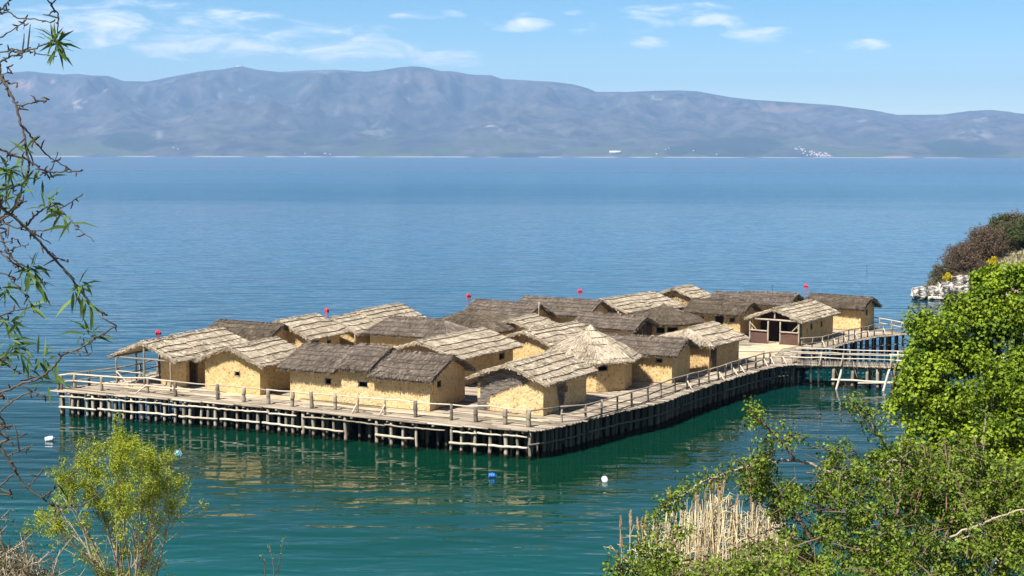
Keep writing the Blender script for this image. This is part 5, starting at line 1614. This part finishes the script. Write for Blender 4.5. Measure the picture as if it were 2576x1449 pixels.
cB = [(c3r([(2440, 720), (2300, 640), (2040, 540), (1900, 480), (1750, 458), (1600, 468), (1450, 505), (1320, 535), (1180, 580), (1040, 630), (930, 705), (820, 775), (740, 830), (660, 900), (590, 980)]), 13.3, 12.8, 4.6, 1.6, 'p', .62),
      (c3r([(1800, 462), (1720, 340), (1630, 230), (1540, 150), (1470, 100), (1440, 30)]), 13.1, 13.0, 4, 2, 'r', .35), (c3r([(1620, 425), (1600, 330), (1590, 280)]), 13, 13, 2, 1.4, 'r', .6), (c3r([(1690, 300), (1740, 255), (1780, 250)]), 13, 13, 1.8, 1.2, 'r', .6),
      (c3r([(1960, 1150), (1850, 985), (1750, 850), (1650, 750), (1580, 680), (1530, 560), (1520, 430)]), 13.2, 13.0, 6, 2.4, 'r', .6), (c3r([(2050, 1000), (2000, 800), (2000, 640)]), 13.4, 13.4, 4, 2, 'r', .5),
      (c3r([(1350, 1130), (1480, 1090), (1620, 1040), (1760, 1060)]), 13.2, 13.3, 2.4, 2, 'p', 0), (c3r([(1960, 1200), (2050, 1080), (2060, 1040)]), 13, 13, 2.4, 1.6, 'p', 0)]
rose('dog rose bush with long arching canes over the reeds', (2060, 1640, 13.0), polyB, 185, (12.3, 13.8), cB, 71, nl=72, gaps=[(2010, 1195, 16, 16)], tone=.55)
polyC = [(1690, 1560), (1665, 1460), (1600, 1425), (1630, 1395), (1690, 1385), (1720, 1425), (1770, 1432), (1810, 1412), (1850, 1420), (1890, 1385), (1960, 1360), (1990, 1360), (1990, 1560)]
cC = [(c3r([(760, 1480), (700, 1320), (560, 1340), (420, 1390), (260, 1370)]), 11.8, 11.6, 3, 1.8, 'p', .9), (c3r([(800, 1300), (700, 1240), (560, 1210), (480, 1230)]), 11.8, 11.7, 3, 2, 'p', .8), (c3r([(800, 1250), (760, 1100), (880, 1040)]), 11.9, 11.9, 2.4, 1.4, 'r', .4), (c3r([(340, 1480), (330, 1400), (270, 1330)]), 11.6, 11.6, 2.4, 1.6, 'r', .9)]
rose('low dog rose at the bottom edge in front of the dry reeds', (1850, 1640, 11.8), polyC, 95, (11.2, 12.2), cC, 81, nl=64, tone=.55)

# --- dry reeds by the water ------------------------------------------------------------------------------
g = np.random.default_rng(31)
def reed(x, ytop, Z, plume, seed, lean=0.0, label=None, group=None):
    g = np.random.default_rng(seed)
    t_ = ax(x, ytop, Z); bx0 = t_[0] + lean + g.normal(0, .12)
    zb = gz(bx0, t_[1])
    o = thing('reed', label, 'reed', (bx0, t_[1], zb), 0, group)
    e = t_ - np.array([bx0, t_[1], zb])
    P = smooth_path([[0, 0, -.1], [e[0] * .35 + g.normal(0, .05), g.normal(0, .1), e[2] * .55], e], 8)
    m = MB(); m.tube(P, np.linspace(.020, .009, len(P)), 6, g.uniform(.4, 1)); m.build('stalk', DRY, o)
    if plume:
        k = 150
        s_ = g.uniform(0, 1, k); L = plume
        d = nrm(P[-1] - P[-4])
        w = np.sin(np.pi * np.clip(s_ * .92 + .06, 0, 1)) ** .8
        th = g.uniform(0, 6.283, k)
        Q = P[-1] - d * L * (1 - s_)[:, None] + np.stack([np.cos(th), np.sin(th), 0 * th], 1) * (w * .028)[:, None]
        D = nrm(d + g.normal(0, .22, (k, 3)))
        m = MB(); m.quads(Q, D, nrm(np.cross(D, g.normal(0, 1, (k, 3)))), g.uniform(.05, .11, k), g.uniform(.010, .018, k), np.clip(g.normal(.5, .22, k), 0, 1))
        m.build('plume', PLUME, o)
    m = MB()
    for j in range(5):
        i = int(g.integers(5, len(P) - 4)); d = nrm(np.array([g.normal(0, 1), g.normal(0, .6), 1.5])); l = g.uniform(.35, .75)
        q = [P[i], P[i] + d * l * .55, P[i] + d * l * .85 + [g.normal(0, .1), 0, -.05], P[i] + d * l + [g.normal(0, .15), 0, -.22]]
        m.tube(q, [.012, .016, .010, .003], 4, g.uniform(.4, 1))
    m.build('foliage', DRY, o)
PL = [(315, 945), (400, 900), (458, 960), (500, 955), (530, 940), (322, 1105), (722, 708), (810, 735), (958, 690), (978, 740), (1045, 685), (1075, 600), (1095, 600), (1145, 585), (1130, 660), (1165, 655), (1205, 595), (1180, 700), (1250, 780), (1315, 760), (1430, 740), (1447, 790), (1505, 810), (1570, 600), (1640, 830), (620, 1000), (560, 1040), (1300, 840)]
for k, (x, y) in enumerate(PL):
    X_, Y_ = 1469.4 + .2946 * x, 1022.2 + .2946 * y
    lab = 'tall dry reed with a tan plume in the clump behind the roses' if x > 600 else 'dry reed with a tan plume standing apart left of the main clump'
    reed(X_, Y_, 41.5 + g.normal(0, .7), g.uniform(.38, .55), 300 + k, g.normal(0, .15), lab, 'plumed reeds of the main clump' if x > 600 else 'plumed reeds standing apart on the left')
m = MB()
for k in range(330):
    x = 1600 + 400 * g.uniform(0, 1) ** .9
    top = np.interp(x, [1580, 1640, 1700, 1790, 1860, 1960, 2020], [1380, 1310, 1262, 1235, 1250, 1285, 1320]) + abs(g.normal(0, 62))
    Z = 41.5 + g.normal(0, .9)
    t_ = ax(x, top, Z); zb = gz(t_[0], t_[1])
    b = np.array([t_[0] + g.normal(0, .34), t_[1] + g.normal(0, .2), zb])
    P = [b, (b + t_) / 2 + g.normal(0, .06, 3), t_ + [g.normal(0, .08), 0, 0]]
    if g.random() < .35: P.append(P[-1] + np.array([g.normal(0, .25), g.normal(0, .1), -.25]))
    m.tube(P, np.linspace(.018, .008, len(P)), 5, g.uniform(0, 1))
    for j in range(3):
        s = g.uniform(.5, .95); p = b + (t_ - b) * s; d = nrm(np.array([g.normal(0, 1), g.normal(0, .5), .9])); l = g.uniform(.2, .5)
        m.tube([p, p + d * l * .6, p + d * l + [0, 0, -.12]], [.012, .014, .004], 4, g.uniform(0, 1))
tag(m.build('dry_reed_bed', DRY), 'tangled bed of dry straw-coloured reed stalks behind the roses', 'reed bed', None, 'stuff')

# --- rocky headland on the right ---------------------------------------------------------------------------
def rock_mat():
    t = NT('white_limestone')
    n = t.noise(t.coord(), .9, 6, .65); v = t.noise(t.coord('Object', (1, 1, 2.2)), 2.2, 5, .7)
    z = t.n('ShaderNodeSeparateXYZ', i={0: t.n('ShaderNodeNewGeometry').outputs['Position']}).outputs[2]
    col = t.mix(t.mr(t.math('ADD', t.math('MULTIPLY', n, .5), t.math('MULTIPLY', v, .5)), .44, .57), (.07, .06, .05), (.70, .65, .57))
    col = t.mix(t.mr(t.math('ADD', z, n), .55, .85), (.16, .11, .05), col)
    return t.done(t.bsdf(col, .9, .1, t.bump(v, .8, .2)))
ROCK = rock_mat()
import bmesh
def boulder(label, x, y, Z, sx_, sy_, sz_, seed, z=None):
    bm = bmesh.new(); bmesh.ops.create_icosphere(bm, subdivisions=4, radius=1)
    P = np.array([v.co[:] for v in bm.verts])
    fcs = [np.array([[v.index for v in f.verts] for f in bm.faces])]
    bm.free()
    n_ = fbm(P * 1.5 + seed, 4); r_ = ridged(P * 1.9 + seed, 4)
    P = np.sign(P) * np.abs(P) ** .75 * (.55 + .55 * n_ + .75 * (r_ - .6))[:, None] * [sx_, sy_, sz_]
    m = MB(); m.add(P, fcs)
    o = m.build('boulder', ROCK, smooth=False)
    p = ax(x, y, Z); o.location = (p[0], p[1], z if z is not None else p[2])
    o.scale = (1.0, 1.0, .9)
    return tag(o, label, 'rock')
for k, (lab, x, y, sx_, sy_, sz_, z) in enumerate([
    ('white rounded boulder at the very tip of the headland', 2313, 722, 1.0, 1.1, 1.0, .75), ('tan flat ledge just above the water at the headland tip', 2345, 746, 1.7, 1.0, .42, .12), ('narrow grey upright boulder between the tip and the big white slab', 2374, 715, .8, 1.1, 1.7, 1.0),
    ('small white boulder below the reedy tuft on the headland', 2350, 716, .85, .9, .9, .9), ('large layered white boulder at the foot of the headland', 2403, 730, 2.1, 1.6, 1.5, .9), ('white boulder right of the large layered one, half behind the bright tree', 2440, 726, 1.9, 1.5, 1.2, 1.3),
    ('pale boulder highest on the headland bank', 2424, 708, 1.5, 1.3, .8, 2.3), ('dark wet boulder at the waterline below the layered one', 2432, 748, 1.5, 1.2, .7, .1), ('smallest white stone, low at the waterline beside the ledge', 2362, 742, .6, .6, .5, .3), ('long white slab leaning on the right of the layered boulder', 2420, 722, 1.6, 1.0, .9, 1.5)]):
    boulder(lab, x, y, 173.2 + k * .15, sx_, sy_, sz_, 3.1 * k + 1, z)
HB = [ # label, x, y(base), Z, width, height, leaf, twig, n twigs, leaves
    ('reddish-brown bare bush spreading over the white boulders', 2415, 700, 178, 5.6, 4.0, LF_BROWN, BARK_R, 90, 5, 'foliage'),
    ('second reddish-brown bush, right of the one over the boulders', 2470, 700, 180, 5.2, 4.2, LF_BROWN, BARK_R, 90, 5, 'foliage'),
    ('tall grey leafless bush leaning off the headland crest', 2425, 665, 184, 4.6, 4.4, LF_BROWN, BARK, 80, 2, 'foliage'),
    ('low grey twiggy bush on the seaward slope of the headland', 2370, 695, 177, 3.2, 2.8, LF_SCRUB, BARK, 60, 3, 'foliage'),
    ('pale reedy tuft above the white tip boulder', 2345, 705, 175.5, 1.9, 2.0, LF_SCRUB, BARK_P, 46, 1, 'foliage'),
    ('dark olive bush on the headland crest', 2510, 650, 186, 5.4, 3.4, LF_OLIVE, BARK, 60, 12, 'foliage'),
    ('olive-green bush at the right margin of the headland crest', 2570, 640, 188, 5.6, 3.8, LF_OLIVE, BARK, 60, 12, 'foliage'),
    ('brown-green bush below the crest of the headland', 2530, 690, 182, 5.2, 3.0, LF_SCRUB, BARK_R, 60, 7, 'foliage'),
    ('dark olive bush low on the headland by the bright tree', 2590, 700, 180, 5.4, 3.2, LF_OLIVE, BARK, 60, 12, 'foliage'),
    ('grey-green bush beyond the right margin of the headland', 2640, 640, 188, 6.0, 4.2, LF_OLIVE, BARK, 60, 10, 'foliage'),
    ('brown bare bush between the two olive bushes on the crest', 2545, 645, 184, 4.0, 3.4, LF_BROWN, BARK_R, 60, 4, 'foliage'),
    ('reddish-brown thicket filling the middle of the headland', 2500, 705, 179, 5.4, 3.4, LF_BROWN, BARK_R, 90, 5, 'foliage'),
    ('dark green bush directly above the bright tree on the headland', 2545, 690, 179.5, 4.6, 2.8, LF_OLIVE, BARK, 60, 12, 'foliage'),
    ('brown thicket near the top of the headland at the right margin', 2590, 660, 184, 5.4, 3.0, LF_BROWN, BARK_R, 80, 5, 'foliage'),
    ('grey-olive bush on the upper seaward slope of the headland', 2480, 668, 183, 4.6, 3.0, LF_SCRUB, BARK, 60, 8, 'foliage'),
    ('low brown bush just above the layered white boulder', 2445, 708, 176.5, 4.2, 2.4, LF_BROWN, BARK_R, 60, 4, 'foliage'),
]
for k, (lab, x, y, Z, w, h, lm_, tm_, n_, nl, fn) in enumerate(HB):
    b = ax(x, y, Z)
    o = twiggy('headland_bush', lab, 'bush', x, y, Z, w, h, n_, lm_, tm_, nl, .24, 500 + k * 3, clump=.075, lw=.45)
    o.location.z = max(gz(b[0], b[1]) - .15, .2)
g = np.random.default_rng(91)
kinds = [('reddish-brown bare bush in the thicket covering the seaward slope of the headland', LF_BROWN, BARK_R, 5, 'bare bushes covering the headland'), ('olive-green leafy bush in the thicket on the upper headland', LF_OLIVE, BARK, 11, 'leafy bushes covering the headland'), ('grey twiggy bush in the thicket of the headland', LF_SCRUB, BARK, 6, 'grey bushes covering the headland')]
protos = {}
for k in range(64):
    for _ in range(60):
        x_, y_ = g.uniform(53, 92), g.uniform(171, 196)
        if gz(x_, y_) > 1.3 and x_ - .3 * (y_ - 178) > 56: break
    pr = np.clip((x_ - 58) / 14, .05, .8)
    ki = 1 if g.random() < pr else (0 if g.random() < .75 else 2)
    lab, lm_, tm_, nl, grp = kinds[ki]
    if ki not in protos:
        o = twiggy('headland_bush', lab, 'bush', 2400, 700, 180, 4.4, 3.0, 70, lm_, tm_, nl, .24, 700 + ki * 5, grp, clump=.085, lw=.45)
        protos[ki] = o
    else:
        src = protos[ki]
        o = src.copy(); COL.objects.link(o)
        for ch in src.children:
            c = ch.copy(); COL.objects.link(c); c.parent = o
    sc = g.uniform(.6, 1.1) * (.75 if x_ < 57 or x_ > 66 else 1)
    o.location = (x_, y_, gz(x_, y_) - .15); o.rotation_euler = (0, 0, g.uniform(0, 6.28)); o.scale = (sc * g.uniform(.9, 1.2), sc, sc * g.uniform(.8, 1.1))
for k, (lab, x, y, Z) in enumerate([('yellow-flowering broom at the foot of the olive bushes', 2497, 655, 172.5), ('small yellow-flowering broom among the brown bushes by the rocks', 2383, 693, 173.2), ('smallest yellow-flowering broom, below the larger one', 2500, 674, 172)]):
    o = twiggy('broom_bush', lab, 'bush', x, y + 10, Z, 1.2 - .25 * k, 1.0 - .2 * k, 20, LF_YEL, BARK, 10, .15, 600 + k, clump=.10, lw=.6)
    o.location.z = max(gz(o.location.x, o.location.y) + .6, ax(x, y + 10, Z)[2])
g = np.random.default_rng(77)                       # rough grass over the headland
n_ = 26000
gx_, gy_ = g.uniform(48, 105, n_), g.uniform(168, 205, n_)
gz_ = ground_h(gx_[None], gy_[None])[0]
ok = gz_ > .7
P = np.stack([gx_, gy_, gz_], 1)[ok]; k = len(P)
m = MB()
D = nrm(g.normal(0, .5, (k, 3)) + [0, 0, 1.0])
m.quads(P - [0, 0, .05], D, nrm(np.cross(D, g.normal(0, 1, (k, 3)))), g.uniform(.25, .7, k), g.uniform(.06, .16, k), np.clip(g.normal(.5, .25, k), 0, 1))
tag(m.build('headland_grass', LF_SCRUB), 'rough dry grass over the headland', 'grass', None, 'stuff')
bpy.context.view_layer.update()
